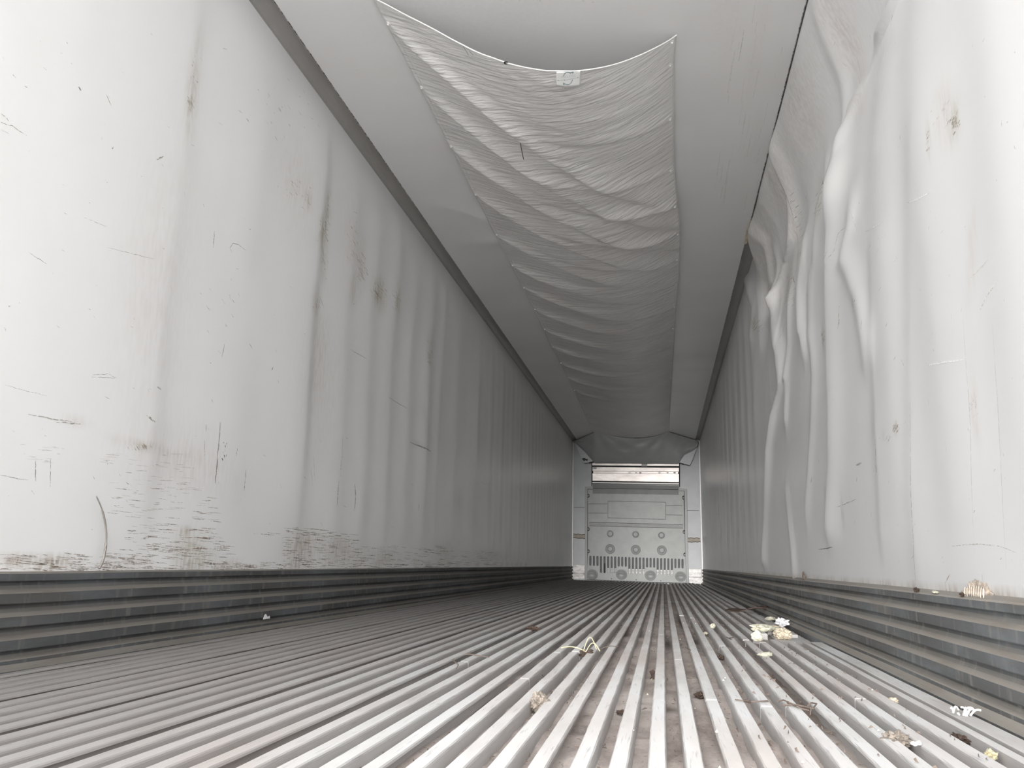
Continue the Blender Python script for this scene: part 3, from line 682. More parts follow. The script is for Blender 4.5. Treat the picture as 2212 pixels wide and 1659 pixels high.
# rivets with washers
rv = None
for side, lst in ((0, FL), (1, FR)):
    for y in lst:
        t = .014 if side == 0 else .984
        p = chute_p(t, y, 0)
        if rv is None:
            mb = MB(); mb.cyl((0, 0, .004), (0, 0, -1), .012, .0065, 14); mb.cyl((0, 0, -.0025), (0, 0, -1), .0065, .005, 12, .0035)
            rv = mb.build('rivet', M_steel, chute); o = rv
        else:
            o = rv.copy(); o.parent = chute; COL.objects.link(o)
        o.location = (p[0], p[1], p[2]-.003); o.rotation_euler = (0, .45 if side == 0 else -.45, 0)
# dark eyelet and tear line in the cloth
def on_chute(px, py):
    """the point of the cloth seen at a pixel"""
    zz = np.linspace(2.2, 2.68, 200); p = np.array([gz(px, py, z) for z in zz]); t = (p[:, 0]-XL(p[:, 1]))/(XR(p[:, 1])-XL(p[:, 1]))
    k = int(np.argmin(abs(chute_z(t, p[:, 1])-zz))); return float(t[k]), float(p[k, 1])
t, y = on_chute(1093, 135); p = chute_p(t, y, .001); MB().cyl(p, (0, 0, -1), .010, .002, 14).build('eyelet', M_black, chute)
for pp, w in (([(1122, 295), (1126, 320), (1131, 344)], .0035), ([(1000, 98), (1006, 108), (1012, 118)], .002), ([(1014, 110), (1022, 118)], .002)):
    q = [chute_p(*on_chute(*a), .0015) for a in pp]; MB().tube(q, w*.6, 4).build('slit', M_twig, chute)
# white label sewn to the mouth, print with a round double arrow and a slanting line
lt = [on_chute(1202, 153), on_chute(1254, 151), on_chute(1253, 181), on_chute(1202, 182)]
c4 = [np.array(chute_p(t, y, .0035)) for t, y in lt]
c4[2] = c4[2]+np.array([0, 0, -.006]); c4[3] = c4[3]+np.array([0, 0, -.004])
def lab(u, v, off=0.):
    a = c4[0]*(1-u)+c4[1]*u; b = c4[3]*(1-u)+c4[2]*u; p = a*(1-v)+b*v
    p = p.copy(); p[2] -= .004*math.sin(math.pi*u)*v+off; return p
G = np.array([[lab(u, v-.0 if v < .95 else v+.12*math.sin(math.pi*min(1, max(0, (u-.15)/.8)))) for v in np.linspace(0, 1, 9)] for u in np.linspace(0, 1, 17)])
lb_o = grid_obj('label', G, M_white, chute, smooth=True); lb_o['label'] = 'white vinyl label with round arrow logo'
lb_o.modifiers.new('vinyl', 'SOLIDIFY').thickness = .0006
def band(mb, pts, w, off=.0016):
    V = []
    for i, (u, v) in enumerate(pts):
        a = np.array(pts[max(i-1, 0)]); b = np.array(pts[min(i+1, len(pts)-1)]); d = b-a; d = d*np.array([1.6, 1]); d /= np.linalg.norm(d)+1e-9
        nrm = np.array([-d[1]/1.6, d[0]]); ww = w if not hasattr(w, '__len__') else w[i]
        for s_ in (-1, 1): V.append(lab(u+nrm[0]*ww*s_, v+nrm[1]*ww*s_, off))
    mb.add(V, [(2*i, 2*i+1, 2*i+3, 2*i+2) for i in range(len(pts)-1)])
mb = MB(); cu, cv, ru, rv_ = .475, .45, .20, .40
band(mb, [(cu+ru*math.cos(a), cv-rv_*math.sin(a)) for a in np.linspace(math.radians(160), math.radians(55), 14)]+[(.62, .08), (.66, .07), (.70, .10)], [.022]*15+[.05, .09])
mb.build('printed_arrow', M_ink, lb_o); mb = MB()
band(mb, [(cu+ru*math.cos(a), cv-rv_*math.sin(a)) for a in np.linspace(math.radians(-10), math.radians(-110), 14)]+[(.37, .81), (.33, .80), (.285, .79)], [.022]*15+[.05, .09])
mb.build('printed_arrow', M_ink, lb_o)
mb = MB(); band(mb, [(.07, .60), (.50, .52), (.90, .42)], .008)
for q in ((.07, .60), (.90, .42), (.34, .55)): band(mb, [(q[0]-.015, q[1]), (q[0]+.015, q[1])], .03)
mb.build('slanting_line', M_ink, lb_o)
fc = bpy.data.curves.new('lettering', 'FONT'); fc.body = 'INSULATED'; fc.size = 1; fc.align_x = 'CENTER'; fc.extrude = 0
fo = bpy.data.objects.new('lettering', fc); COL.objects.link(fo)
bpy.context.view_layer.update()
me = bpy.data.meshes.new_from_object(fo.evaluated_get(bpy.context.evaluated_depsgraph_get())); bpy.data.objects.remove(fo)
xsv = [v.co.x for v in me.vertices]; x0_, x1_ = min(xsv), max(xsv)
for v in me.vertices:
    u = .19+.62*(v.co.x-x0_)/(x1_-x0_); w_ = .40-.16*v.co.y/.73-.10*(u-.5)
    q = lab(u, w_, .0012); v.co = Vector(q)
me.materials.clear(); me.materials.append(M_inkpale); link(bpy.data.objects.new('lettering', me), lb_o)

# ------------------------------------------------------------------ front end of the trailer
YE = L
wf = MB()
wf.add([(-.02, YE, -.03), (W+.02, YE, -.03), (W+.02, YE, H+.06), (-.02, YE, H+.06)], [(0, 1, 2, 3)])
wallF = wf.build('wall_front', M_panel); tag(wallF, kind='structure')
def E3(px, py, y=YE): return fy(px, py, y)
def plate(name, pts, y, depth, mat, parent, holes=(), bevel=0.):
    """a flat plate facing the doors: outline in (x,z), optional holes, front face at y"""
    cu = bpy.data.curves.new(name, 'CURVE'); cu.dimensions = '2D'; cu.fill_mode = 'BOTH'; cu.extrude = depth/2; cu.bevel_depth = bevel; cu.bevel_resolution = 1
    for loop in [pts]+list(holes):
        sp = cu.splines.new('POLY'); sp.points.add(len(loop)-1); sp.use_cyclic_u = True
        for k, (a, b) in enumerate(loop): sp.points[k].co = (a, b, 0, 1)
    ob = bpy.data.objects.new(name, cu); COL.objects.link(ob); bpy.context.view_layer.update()
    me = bpy.data.meshes.new_from_object(ob.evaluated_get(bpy.context.evaluated_depsgraph_get())); bpy.data.objects.remove(ob)
    for v in me.vertices: v.co = Vector((v.co.x, y+depth/2+bevel-v.co.z, v.co.y))
    me.materials.clear(); me.materials.append(mat); me.name = name
    return link(bpy.data.objects.new(name, me), parent)
def xz(pts, y): return [(float(E3(a, b, y)[0]), float(E3(a, b, y)[2])) for a, b in pts]
# bright corner angles
for x in (.004, W-.020):
    mb = MB(); mb.box((x, YE-.06, .0), (x+.016, YE-.045, H)); mb.build('corner_angle', M_alu, wallF)
# sealant beads across the side panels, joint lines and kick plates
yp = YE-.012
for pts in ([(1238.5, 1154), (1269, 1155), (1269, 1163), (1238, 1162)], [(1482, 1162), (1512, 1162.5), (1513, 1170), (1482, 1171)]):
    q = xz(pts, yp); r2 = random.Random(5); top = []; bot = []
    for k in range(15):
        t = k/14; top.append((q[0][0]*(1-t)+q[1][0]*t, q[0][1]*(1-t)+q[1][1]*t+r2.uniform(-.008, .008))); bot.append((q[3][0]*(1-t)+q[2][0]*t, q[3][1]*(1-t)+q[2][1]*t+r2.uniform(-.008, .008)))
    plate('sealant_bead', top+bot[::-1], yp-.01, .012, M_foamseam, wallF)
    for e in (top, bot): MB().tube([(a, yp-.014, b) for a, b in e], .006, 5).build('sealant_lip', M_twig, wallF)
for pts in ([(1240, 1095.5), (1263, 1095.5), (1263, 1096.3), (1240, 1096.3)], [(1484, 1102), (1510, 1102.5), (1510, 1103.3), (1484, 1102.8)]):
    plate('panel_joint', xz(pts, yp), yp-.002, .003, M_groove, wallF)
for pts in ([(1238, 1220), (1263, 1221), (1263, 1238), (1238, 1237.5)], [(1236.5, 1239), (1263, 1239), (1263, 1250.5), (1236.5, 1250)],
            [(1488, 1229), (1514, 1229.5), (1515, 1246.5), (1488, 1246)], [(1488, 1247.5), (1518, 1248), (1519, 1261), (1490, 1260)]):
    plate('kick_plate', xz(pts, YE-.05), YE-.055, .01, M_kick, wallF, bevel=.002)

# evaporator cover: shiny folded sheet between bulkhead and roof
ev = empty('evaporator_cover', (1.22, YE, 2.0)); tag(ev, 'shiny folded sheet metal evaporator cover above the grey bulkhead', 'air unit')
ye = YE-.03
def kid(o, par):
    o.location = o.location - par.location; return o
def q4(name, a, b, c, d, y, dep, mat, par, bev=.002):
    o = plate(name, xz([a, b, c, d], y), y, dep, mat, par, bevel=bev); return kid(o, par)
q4('top_lip', (1279.5, 1000), (1466.5, 1001.5), (1466.5, 1006.5), (1279.5, 1005), ye-.01, .02, M_sheet, ev)
q4('upper_face', (1280, 1008.8), (1466.5, 1010.8), (1466.5, 1018.5), (1280, 1016.8), ye, .02, M_sheet, ev)
q4('ridge', (1281.5, 1017.6), (1465, 1019.6), (1465, 1023.6), (1281.5, 1021.6), ye-.012, .02, M_sheet, ev)
q4('lower_face', (1280, 1022.4), (1466.5, 1024.2), (1466.5, 1041.3), (1280, 1038.3), ye, .02, M_sheet, ev)
q4('bottom_lip', (1279.5, 1041.4), (1466.5, 1044), (1466.5, 1046.4), (1279.5, 1043.6), ye-.02, .03, M_alu, ev)
q4('dark_backing', (1277.5, 990), (1469, 990), (1469, 1052), (1277.5, 1050), ye+.022, .006, M_void, ev, 0)
q4('latch_tab', (1281.5, 1008.9), (1289, 1009), (1289, 1013.6), (1281.5, 1013.5), ye-.006, .006, M_trim, ev, 0)
q4('support_block', (1385.5, 1001), (1398, 1001), (1398, 1007.5), (1385.5, 1007.5), ye-.022, .02, M_trim, ev, 0)
for px in (1358, 1372, 1381, 1422, 1440, 1455):
    q4('clip', (px, 1019.6), (px+4.5, 1019.7), (px+4.5, 1022.8), (px, 1022.7), ye-.018, .006, M_trim if px % 2 else M_kick, ev, 0)

# return-air bulkhead
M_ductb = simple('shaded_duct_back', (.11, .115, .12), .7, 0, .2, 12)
bk = empty('return_air_bulkhead', (1.22, YE-.1, -.01)); tag(bk, 'grey moulded plastic return air bulkhead with slotted grille at its foot', 'bulkhead')
yb = YE-.14
sl = []
def slot(cx_, ty, by, w=2.35):
    a = [(cx_-w, ty+2.2), (cx_-w*.7, ty+.7), (cx_, ty), (cx_+w*.7, ty+.7), (cx_+w, ty+2.2), (cx_+w, by-2.2), (cx_+w*.7, by-.7), (cx_, by), (cx_-w*.7, by-.7), (cx_-w, by-2.2)]
    return xz(a, yb)
for i in range(27):
    cx_ = 1220+(395+54.6*i)/7.135; ty = 1080+(858+i*1.85)/7.135
    long_ = i in (3, 4, 5, 6, 7, 11, 12, 13, 14, 15, 19, 20, 21, 22, 23)
    by = 1080+((1122+i*1.9) if long_ else (1016+i*1.6))/7.135
    sl.append(slot(cx_, ty, by))
holes = list(sl)
for hx, hy in ((355, 1195), (720, 1215), (1100, 1230), (1480, 1245)):
    c_ = (1220+hx/7.135, 1080+hy/7.135); holes.append(xz([(c_[0]+1.3*math.cos(a), c_[1]+1.3*math.sin(a)) for a in np.linspace(0, 2*math.pi, 9)[:-1]], yb))
# outer flange with its raised outline, then the body in front of it
o = plate('mounting_flange', xz([(1264, 1052), (1279, 1052), (1279, 1046), (1467, 1048), (1467, 1055), (1483.5, 1057), (1487, 1259.5), (1264, 1252)], YE-.07), YE-.07, .03, M_bulk, bk, bevel=.003)
kid(o, bk)
def notch(cx_, cy_, r_, side):
    return [(cx_+side*r_*math.cos(a), cy_+r_*math.sin(a)) for a in np.linspace(-math.pi/2, math.pi/2, 7)]
body = [(1270, 1057.5), (1280.5, 1057.5), (1280.5, 1064.5), (1466, 1068), (1466, 1061), (1477.5, 1061.5)]
body += [(1477, 1070)]+[(1477-4.2*math.sin(a)*1.0, 1075-4.6*math.cos(a)) for a in np.linspace(.2, math.pi-.2, 6)]+[(1476.6, 1080)]
body += [(1478.6, 1144.5)]+[(1478.5-4.2*math.sin(a), 1149-4.4*math.cos(a)) for a in np.linspace(.2, math.pi-.2, 6)]+[(1479, 1153.5)]
body += [(1480, 1193.5)]+[(1480-4.2*math.sin(a), 1198-4.4*math.cos(a)) for a in np.linspace(.2, math.pi-.2, 6)]+[(1480.3, 1202.5)]
body += [(1483, 1259), (1380, 1256), (1268, 1251)]
body += [(1270.3, 1195.5)]+[(1270.3+4.2*math.sin(a), 1191+4.4*math.cos(a)) for a in np.linspace(.2, math.pi-.2, 6)]+[(1270.2, 1186.5)]
body += [(1270.2, 1147.5)]+[(1270.2+4.2*math.sin(a), 1143+4.4*math.cos(a)) for a in np.linspace(.2, math.pi-.2, 6)]+[(1270.2, 1138.5)]
body += [(1270, 1075.5)]+[(1270+4.2*math.sin(a), 1071+4.4*math.cos(a)) for a in np.linspace(.2, math.pi-.2, 6)]+[(1270, 1066.5)]
o = plate('body', xz(body, yb), yb, .05, M_bulk, bk, holes=holes, bevel=.003); kid(o, bk)
o = plate('shadow_gap', xz([(1268.6, 1055.8), (1478.6, 1060), (1481.6, 1255), (1268, 1252)], yb), YE-.085, .01, M_groove, bk); kid(o, bk)
# air space behind the grille: dark back and shiny coil fins low down
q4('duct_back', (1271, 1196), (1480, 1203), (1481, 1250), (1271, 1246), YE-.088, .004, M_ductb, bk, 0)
for a, b in ((3, 7), (11, 15), (19, 23)):
    for i in range(a, b+1):
        cx_ = 1220+(395+54.6*i)/7.135; ty = 1080+(1040+i*1.9)/7.135
        for k in range(4):
            if a == 3 and i < 5: continue
            q4('coil_fin', (cx_-2.2, ty+k*3.1), (cx_+2.2, ty+k*3.1), (cx_+2.2, ty+k*3.1+2.4), (cx_-2.2, ty+k*3.1+2.4), YE-.094, .006, M_fin if i > 10 else M_panel, bk, 0)
q4('broken_hole', (1303, 1217), (1310, 1217), (1310, 1238), (1300, 1238), YE-.096, .006, M_void, bk, 0)
# six round bosses, ring recesses around the lower ones
for j, (row, rr_) in enumerate(((((1318, 1153), (1373, 1154.5), (1429, 1156.3)), 8.2), (((1318, 1185.8), (1373.4, 1187.5), (1429.6, 1188.8)), 10.6))):
    for c_ in row:
        p = E3(c_[0], c_[1], yb); k_ = float(E3(c_[0]+1, c_[1], yb)[0]-p[0])
        N_ = 28
        V = []; Fc = []
        rings = ([(rr_*k_, .0), (rr_*k_*.96, -.014), (rr_*k_*.88, -.014), (rr_*k_*.82, -.001), (6.9*k_, .0)] if j else [(rr_*k_, .0), (rr_*k_*.93, -.003), (6.9*k_, .0)])+[(6.7*k_, .0), (6.5*k_, -.003), (6.0*k_, -.022), (4.6*k_, -.027), (0.01, -.027)]
        for rad, dy in rings:
            for q in range(N_): V.append((p[0]+rad*math.cos(2*math.pi*q/N_), yb-.003+dy, p[2]+rad*math.sin(2*math.pi*q/N_)))
        for a in range(len(rings)-1):
            for q in range(N_): Fc.append((a*N_+q, a*N_+(q+1) % N_, (a+1)*N_+(q+1) % N_, (a+1)*N_+q))
        kid(mesh_obj('round_boss', V, Fc, M_bulk, bk, True), bk)
# four round feet grips with a finger groove
for cx_, cy_ in ((425, 1150), (875, 1150), (1320, 1165), (1785, 1180)):
    px, py = 1220+cx_/7.135, 1080+cy_/7.135; p = E3(px, py, yb); k_ = float(E3(px+1, py, yb)[0]-p[0]); N_ = 28; V = []; Fc = []
    rings = [(12*k_, 0), (11.2*k_, -.010), (10*k_, -.012), (9.2*k_, -.004), (0.01, -.004)]
    for rad, dy in rings:
        for q in range(N_): V.append((p[0]+rad*math.cos(2*math.pi*q/N_), yb-.003+dy, p[2]+rad*.9*math.sin(2*math.pi*q/N_)))
    for a in range(len(rings)-1):
        for q in range(N_): Fc.append((a*N_+q, a*N_+(q+1) % N_, (a+1)*N_+(q+1) % N_, (a+1)*N_+q))
    gr = kid(mesh_obj('finger_grip', V, Fc, M_bulk, bk, True), bk)
    mb = MB(); mb.tube([(p[0]-8*k_, yb-.012, p[2]+.01), (p[0], yb-.018, p[2]+.014), (p[0]+8*k_, yb-.012, p[2]+.01)], .010, 6)
    o = mb.build('grip_bar', M_bulk, bk); kid(o, bk)
# stepped band, recessed name field, ribs, top cap
for dy in (0, 2.6, 5.2, 7.8):
    kid(MB().tube([E3(1273, 1128+dy, yb-.004), E3(1475, 1133.5+dy*.95, yb-.004)], .0045, 6).build('step_line', M_groove if dy in (0, 7.8) else M_bulk, bk), bk)
fr = [E3(a, b, yb-.003) for a, b in ((1313, 1082), (1438, 1085), (1438, 1122), (1313, 1118.5), (1313, 1082))]
for a in range(4): kid(MB().tube([fr[a], fr[a+1]], .006, 6).build('raised_frame', M_bulk, bk), bk)
for a, b in (((1272, 1088.5), (1311, 1088.8)), ((1272, 1108), (1311, 1108.6)), ((1437, 1091.5), (1474, 1092)), ((1437, 1112), (1474, 1113))):
    kid(MB().tube([E3(*a, yb-.003), E3(*b, yb-.003)], .007, 6).build('stiffening_rib', M_bulk, bk), bk)
cap = []
for a in ((1280.5, 1044.5), (1466, 1047.5)):
    cap.append([E3(a[0], a[1], YE-.06), E3(a[0], a[1]+9, yb+.03), E3(a[0], a[1]+21.5, yb-.004), E3(a[0], a[1]+21.5, YE-.05)])
kid(MB().sweep(None, cap).build('sloping_cap', M_bulk, bk), bk)
for a, b in (((1281, 1054.5), (1465, 1057.5)), ((1281, 1066), (1465, 1069))):
    kid(MB().tube([E3(*a, yb+.012), E3(*b, yb+.012)], .004, 5).build('cap_line', M_groove, bk), bk)
for side, lst in ((1, ((1271.5, 1071), (1271.7, 1143), (1271.7, 1191))), (-1, ((1475.5, 1075.5), (1477, 1149.5), (1478.6, 1198.5)))):
    for a in lst:
        p = E3(a[0], a[1], yb+.03); kid(MB().cyl(p, (0, -1, 0), .017, .02, 12).cyl((p[0], p[1]-.02, p[2]), (0, -1, 0), .007, .008, 8).build('latch_screw', M_screw, bk), bk)

# cloth collar joining chute and evaporator
M_collar = simple('dark_grey_cloth', (.50, .515, .515), .6, 0, .05, 4)
nu, nv = 90, 40
G = np.zeros((nu, nv, 3))
CB_t = [0, .06, .135, .16, .86, .875, .93, .965, 1]
CB_pts = [E3(a, b, YE-.09) for a, b in ((1240, 957), (1258, 973), (1280, 996), (1285, 1000.5), (1466, 1002), (1470, 997), (1480, 984), (1496, 975), (1508, 964))]
u = np.linspace(0, 1, nu)
for i, t in enumerate(u):
    # top edge: wall corner - roof - under the chute - roof - wall corner
    xt = .01+2.43*t
    if xt < .517: k = (xt-.01)/.507; top = np.array([xt, 16.08-1.13*k, H-.012])
    elif xt > 1.868: k = (2.44-xt)/.572; top = np.array([xt, 16.08-1.13*k, H-.012])
    else:
        k = (xt-.517)/1.351; top = np.array([xt, 14.95, H-.012-.115*math.sin(math.pi*k**1.2)**.9])
    bp = CB_pts; bot = np.array([np.interp(t, CB_t, [q[c_] for q in bp]) for c_ in range(3)])
    for j in range(nv):
        s_ = j/(nv-1)
        p = top*(1-s_)+bot*s_
        p[2] -= .05*math.sin(math.pi*s_)*math.sin(math.pi*t)
        # folds hang radially from the two roof corners of the chute
        for xc, sg in ((.517, 1), (1.868, -1)):
            a = math.atan2((xt-xc)*(1-s_)+(p[0]-xc)*s_, .25+1.2*s_)
            p[1] -= .07*(1+math.sin(a*14+sg))*s_*(1-s_)*2
            p[2] -= .02*math.sin(a*17+sg+1)*s_*(1-s_)
        G[i, j] = p
collar = grid_obj('chute_collar', G, M_collar, flip=True); tag(collar, 'dark grey cloth collar draped between ceiling and shiny evaporator cover', 'cloth')
collar.modifiers.new('cloth', 'SOLIDIFY').thickness = .002
M_flap = simple('pale_collar_lining', (.50, .515, .53), .5, 0, .05, 5)
for pts in ([(1241, 956), (1262, 975), (1281, 996), (1272, 999), (1261, 999.5), (1254, 985)], [(1505, 968), (1497, 974), (1478, 983), (1468, 999), (1490, 1005), (1497, 990)]):
    o = plate('folded_flap', xz(pts, YE-.20), YE-.20, .004, M_flap, collar, bevel=.001)
o = plate('torn_hole', xz([(1257, 990), (1263, 989), (1267, 992), (1270, 991), (1269, 996), (1264, 994), (1262, 997), (1258, 992)], YE-.206), YE-.208, .003, M_black, collar)
for a, b in (((1272, 999.5), (1280, 996)), ((1469, 999), (1477, 1002.5))):
    MB().tube([E3(*a, YE-.12), E3(*b, YE-.12)], .014, 6).build('clamp', M_black, collar)

# ------------------------------------------------------------------ loose things
def wire(name, pts, rad, mat, label, cat, n=14):
    P_ = [Vector(p) for p in pts]; out = []
    for i in range(len(P_)-1):
        p0, p1, p2, p3 = P_[max(i-1, 0)], P_[i], P_[i+1], P_[min(i+2, len(P_)-1)]
        for k in range(6):
            t = k/6; out.append(.5*((2*p1)+(-p0+p2)*t+(2*p0-5*p1+4*p2-p3)*t*t+(-p0+3*p1-3*p2+p3)*t**3))
    out.append(P_[-1]); o = MB().tube(out, rad, 6).build(name, mat, None, True); return tag(o, label, cat) if label else o
p = [wx(px, py, .03) for px, py in ((214, 1231), (224, 1205), (229, 1170), (228, 1135), (220, 1100), (208, 1072))]
p[0] = p[0].copy(); p[0][2] = HS+.012
wr_ = wire('wire', p, [.0042]*12+[.0034]*12+[.002]*7, M_cord, 'thin bent wire standing on the metal ledge against the left wall', 'wire')

M_shade = M_leaf
def gpt(px, py, z=.0): q = gz(px, py, z); return (float(q[0]), float(q[1]), z)
def lying(name, px, py, size, mat, seed, label, cat, z=.0, rot=0., **k):
    q = gpt(px, py, z+size[2]*.3); return chunk(name, (q[0], q[1], z+size[2]*.34), size, mat, seed, label, cat, rot=(0, 0, rot), **k)
lying('foam_fragment', 1650, 1358, (.16, .13, .04), M_foam, 1, 'largest flat cream foam fragment on the floor ribs near the right wall', 'foam', rot=.5, sub=4)
lying('foam_fragment', 1671, 1356, (.07, .09, .025), M_foamy, 12, 'thin ragged foam sliver touching the right side of the largest cream fragment', 'foam', rot=-.4)
lying('foam_fragment', 1690, 1372, (.085, .10, .06), M_foamy, 2, 'rounded yellowed foam lump right of the largest cream fragment', 'foam', z=-.02, sub=4)
lying('foam_fragment', 1635, 1374, (.055, .06, .05), M_foam, 3, 'small pointed foam piece just in front of the largest cream fragment', 'foam')
lying('plastic_scrap', 1690, 1345, (.075, .10, .045), M_whitep, 4, 'small white crumpled scrap behind the foam lump, close to the right wall', 'scrap', rough=.4)
lying('foam_fragment', 1664, 1337, (.06, .09, .025), M_foam, 5, 'flat pale foam flake, farthest back of the pale debris', 'foam')
lying('foam_fragment', 1653, 1414, (.045, .09, .016), M_foam, 6, 'oblong cream flake lying along a floor rib in front of the foam group', 'foam', rot=-.5)
lying('foam_fragment', 1539, 1352, (.03, .05, .03), M_foam, 7, 'tiny white crumb on a rib left of the foam group, nearer the bulkhead', 'foam')
lying('stone', 1524, 1368, (.024, .04, .012), M_foam, 8, 'tiny pale pebble between ribs, leftmost of the far pale crumbs', 'stone', z=-.02)
# dark torn strip
q = gpt(1618, 1322)
V = []; Fc = []; r3 = random.Random(8)
for i in range(13):
    t = i/12; xx = -.16+.36*t; w = .05*math.sin(math.pi*min(1, t*.9+.08))+.01
    for s_ in (-1, 1): V.append((xx, s_*w+.03*math.sin(t*4)+r3.uniform(-.012, .012), .012+.045*t*t+.010*s_*math.sin(t*9)))
for i in range(12): Fc.append((2*i, 2*i+2, 2*i+3, 2*i+1))
o = mesh_obj('rubber_strip', V, Fc, M_leaf); o.location = q; o.rotation_euler = (0, 0, .25); o.modifiers.new('t', 'SOLIDIFY').thickness = .006
tag(o, 'dark curled torn strip lying across the floor beyond the foam pieces', 'scrap')
# straw tuft wedged in the broken rib
tu = empty('straw_tuft', gpt(1266, 1408)); tag(tu, 'tuft of pale straw and brown bits stuck in the gap of a broken rib', 'straw')
def arc(a, b, h, n=7): return [Vector(a).lerp(Vector(b), k/(n-1))+Vector((0, 0, h*math.sin(math.pi*k/(n-1)))) for k in range(n)]
for a, b, h, rd in (((-.01, 0, 0), (.035, .02, .01), .045, .0019), ((.0, -.01, 0), (.05, -.01, .005), .03, .0017), ((.035, .02, .0), (.11, .10, .012), .01, .0015), ((-.09, .0, .01), (.0, .0, .0), .01, .002)):
    MB().tube(arc(a, b, h), rd, 5).build('straw_blade', M_straw if rd > .0016 else M_twig, tu)
for k in range(7): chunk('leaf_bit', (r.uniform(-.025, .03), r.uniform(-.05, .02), r.uniform(-.02, .008)), (.022, .03, .012), M_leaf, 60+k, None, None, parent=tu, sub=1)
chunk('straw_stub', (.015, -.055, -.005), (.012, .035, .012), M_foam, 77, None, None, parent=tu, sub=1, rot=(.3, .2, .5))
lying('dirt_clump', 1166, 1520, (.045, .05, .045), M_dirt, 9, 'brown crumbly dirt clump wedged between two ribs in the foreground', 'dirt', z=-.02, rough=.35, sub=4)
lying('dirt_clump', 1152, 1358, (.06, .06, .02), M_leaf, 10, 'small brown leaf litter heap far left on the ribs, nearest the left wall', 'litter', rough=.5)
# dead leaf and husk standing in the centre channel
lf = empty('dead_leaf', gpt(1411, 1468, -.03)); tag(lf, 'curled dark brown dead leaf standing in the centre floor channel', 'leaf')
V = [(-.012, -.03, 0), (.004, -.032, .004), (-.006, -.012, .012), (.010, -.014, .016), (-.008, .006, .014), (.010, .004, .02), (-.012, .03, .02), (.0, .034, .026)]
o = mesh_obj('leaf_blade', V, [(0, 1, 3, 2), (2, 3, 5, 4), (4, 5, 7, 6)], M_leaf, lf); o.modifiers.new('t', 'SOLIDIFY').thickness = .001
MB().tube([(-.006, -.045, .002), (-.003, -.03, .006)], .0018, 5).build('leaf_stalk', M_straw, lf)
lying('dead_leaf', 1512, 1503, (.030, .045, .016), M_leaf, 14, 'dark crumpled leaf pressed in a channel right of the central ribs', 'leaf', z=-.028, rough=.5)
lying('dead_leaf', 1345, 1538, (.026, .03, .010), M_leaf, 15, 'brown leaf scrap in a channel left of the central ribs', 'leaf', z=-.028, rough=.5)
lying('dead_leaf', 1558, 1422, (.028, .04, .02), M_leaf, 16, 'small black crumpled leaf beside a rib, left of the wire loops', 'leaf', z=-.024, rough=.4)
# crumpled white plastic
cp = gpt(2080, 1549, .0)
mb = MB(); r4 = random.Random(3)
for k in range(12):
    a = (r4.uniform(-.018, .018), r4.uniform(-.02, .02), r4.uniform(.003, .012)); b = (a[0]+r4.uniform(-.022, .022), a[1]+r4.uniform(-.018, .018), r4.uniform(.002, .02))
    mb.tube(arc(a, b, r4.uniform(.002, .01), 5), .0022, 5)
o = mb.build('plastic_scrap', M_whitep); o.location = cp; tag(o, 'white curly plastic shaving on the flat floor edge by the right wall', 'scrap')
for k, (px, py) in enumerate(((1974, 1607), (1984, 1605))):
    lying('plastic_scrap', px, py, (.012, .014, .008), M_whitep, 90+k, ('white plastic chip at the lower right, left one of a pair', 'white plastic chip at the lower right, right one of a pair')[k], 'scrap', z=.0)
lying('dry_leaf', 2140, 1630, (.024, .034, .016), M_straw, 17, 'yellowish dry leaf curled between ribs at the lower right corner', 'leaf', z=-.012, rough=.4)
lying('dirt_clump', 1940, 1603, (.05, .06, .03), M_dirt, 18, 'twiggy dirt and chip heap on a broken rib at lower right', 'dirt', z=-.016, rough=.6, sub=4)
lying('dirt_clump', 1928, 1513, (.022, .03, .012), M_foamy, 19, 'small tan husk between ribs right of the tangled twine', 'litter', z=-.006, rough=.5)
lying('dirt_clump', 2075, 1598, (.03, .08, .016), M_leaf, 20, 'long dark litter heap filling a channel before the yellow leaf', 'litter', z=-.024, rough=.6)
# tangled twine looped over three ribs
tw = empty('twine', gpt(1680, 1530)); tag(tw, 'frayed brown twine looped over ribs right of centre', 'twine')
base = Vector(gpt(1680, 1530))
def tl(pp, z=.004): return [Vector(gpt(a, b, c))-base for a, b, c in pp]
for pp, rd in (([(1588, 1511, .003), (1605, 1514, .004), (1622, 1518, -.008)], .0016), ([(1622, 1516, .004), (1640, 1515, .005), (1658, 1514, .003), (1664, 1522, -.01)], .0018), ([(1680, 1516, .004), (1692, 1512, .006), (1705, 1517, .006), (1716, 1522, .002)], .0018),
               ([(1690, 1524, .003), (1715, 1522, .004), (1735, 1526, .003), (1752, 1530, .004)], .0022), ([(1745, 1525, .004), (1752, 1518, .012), (1764, 1520, .008), (1756, 1530, .004)], .002), ([(1752, 1530, .003), (1750, 1545, -.01)], .0018), ([(1700, 1518, .004), (1725, 1529, .004), (1748, 1535, .002)], .0016)):
    MB().tube(tl(pp), rd, 5).build('strand', M_twig, tw)
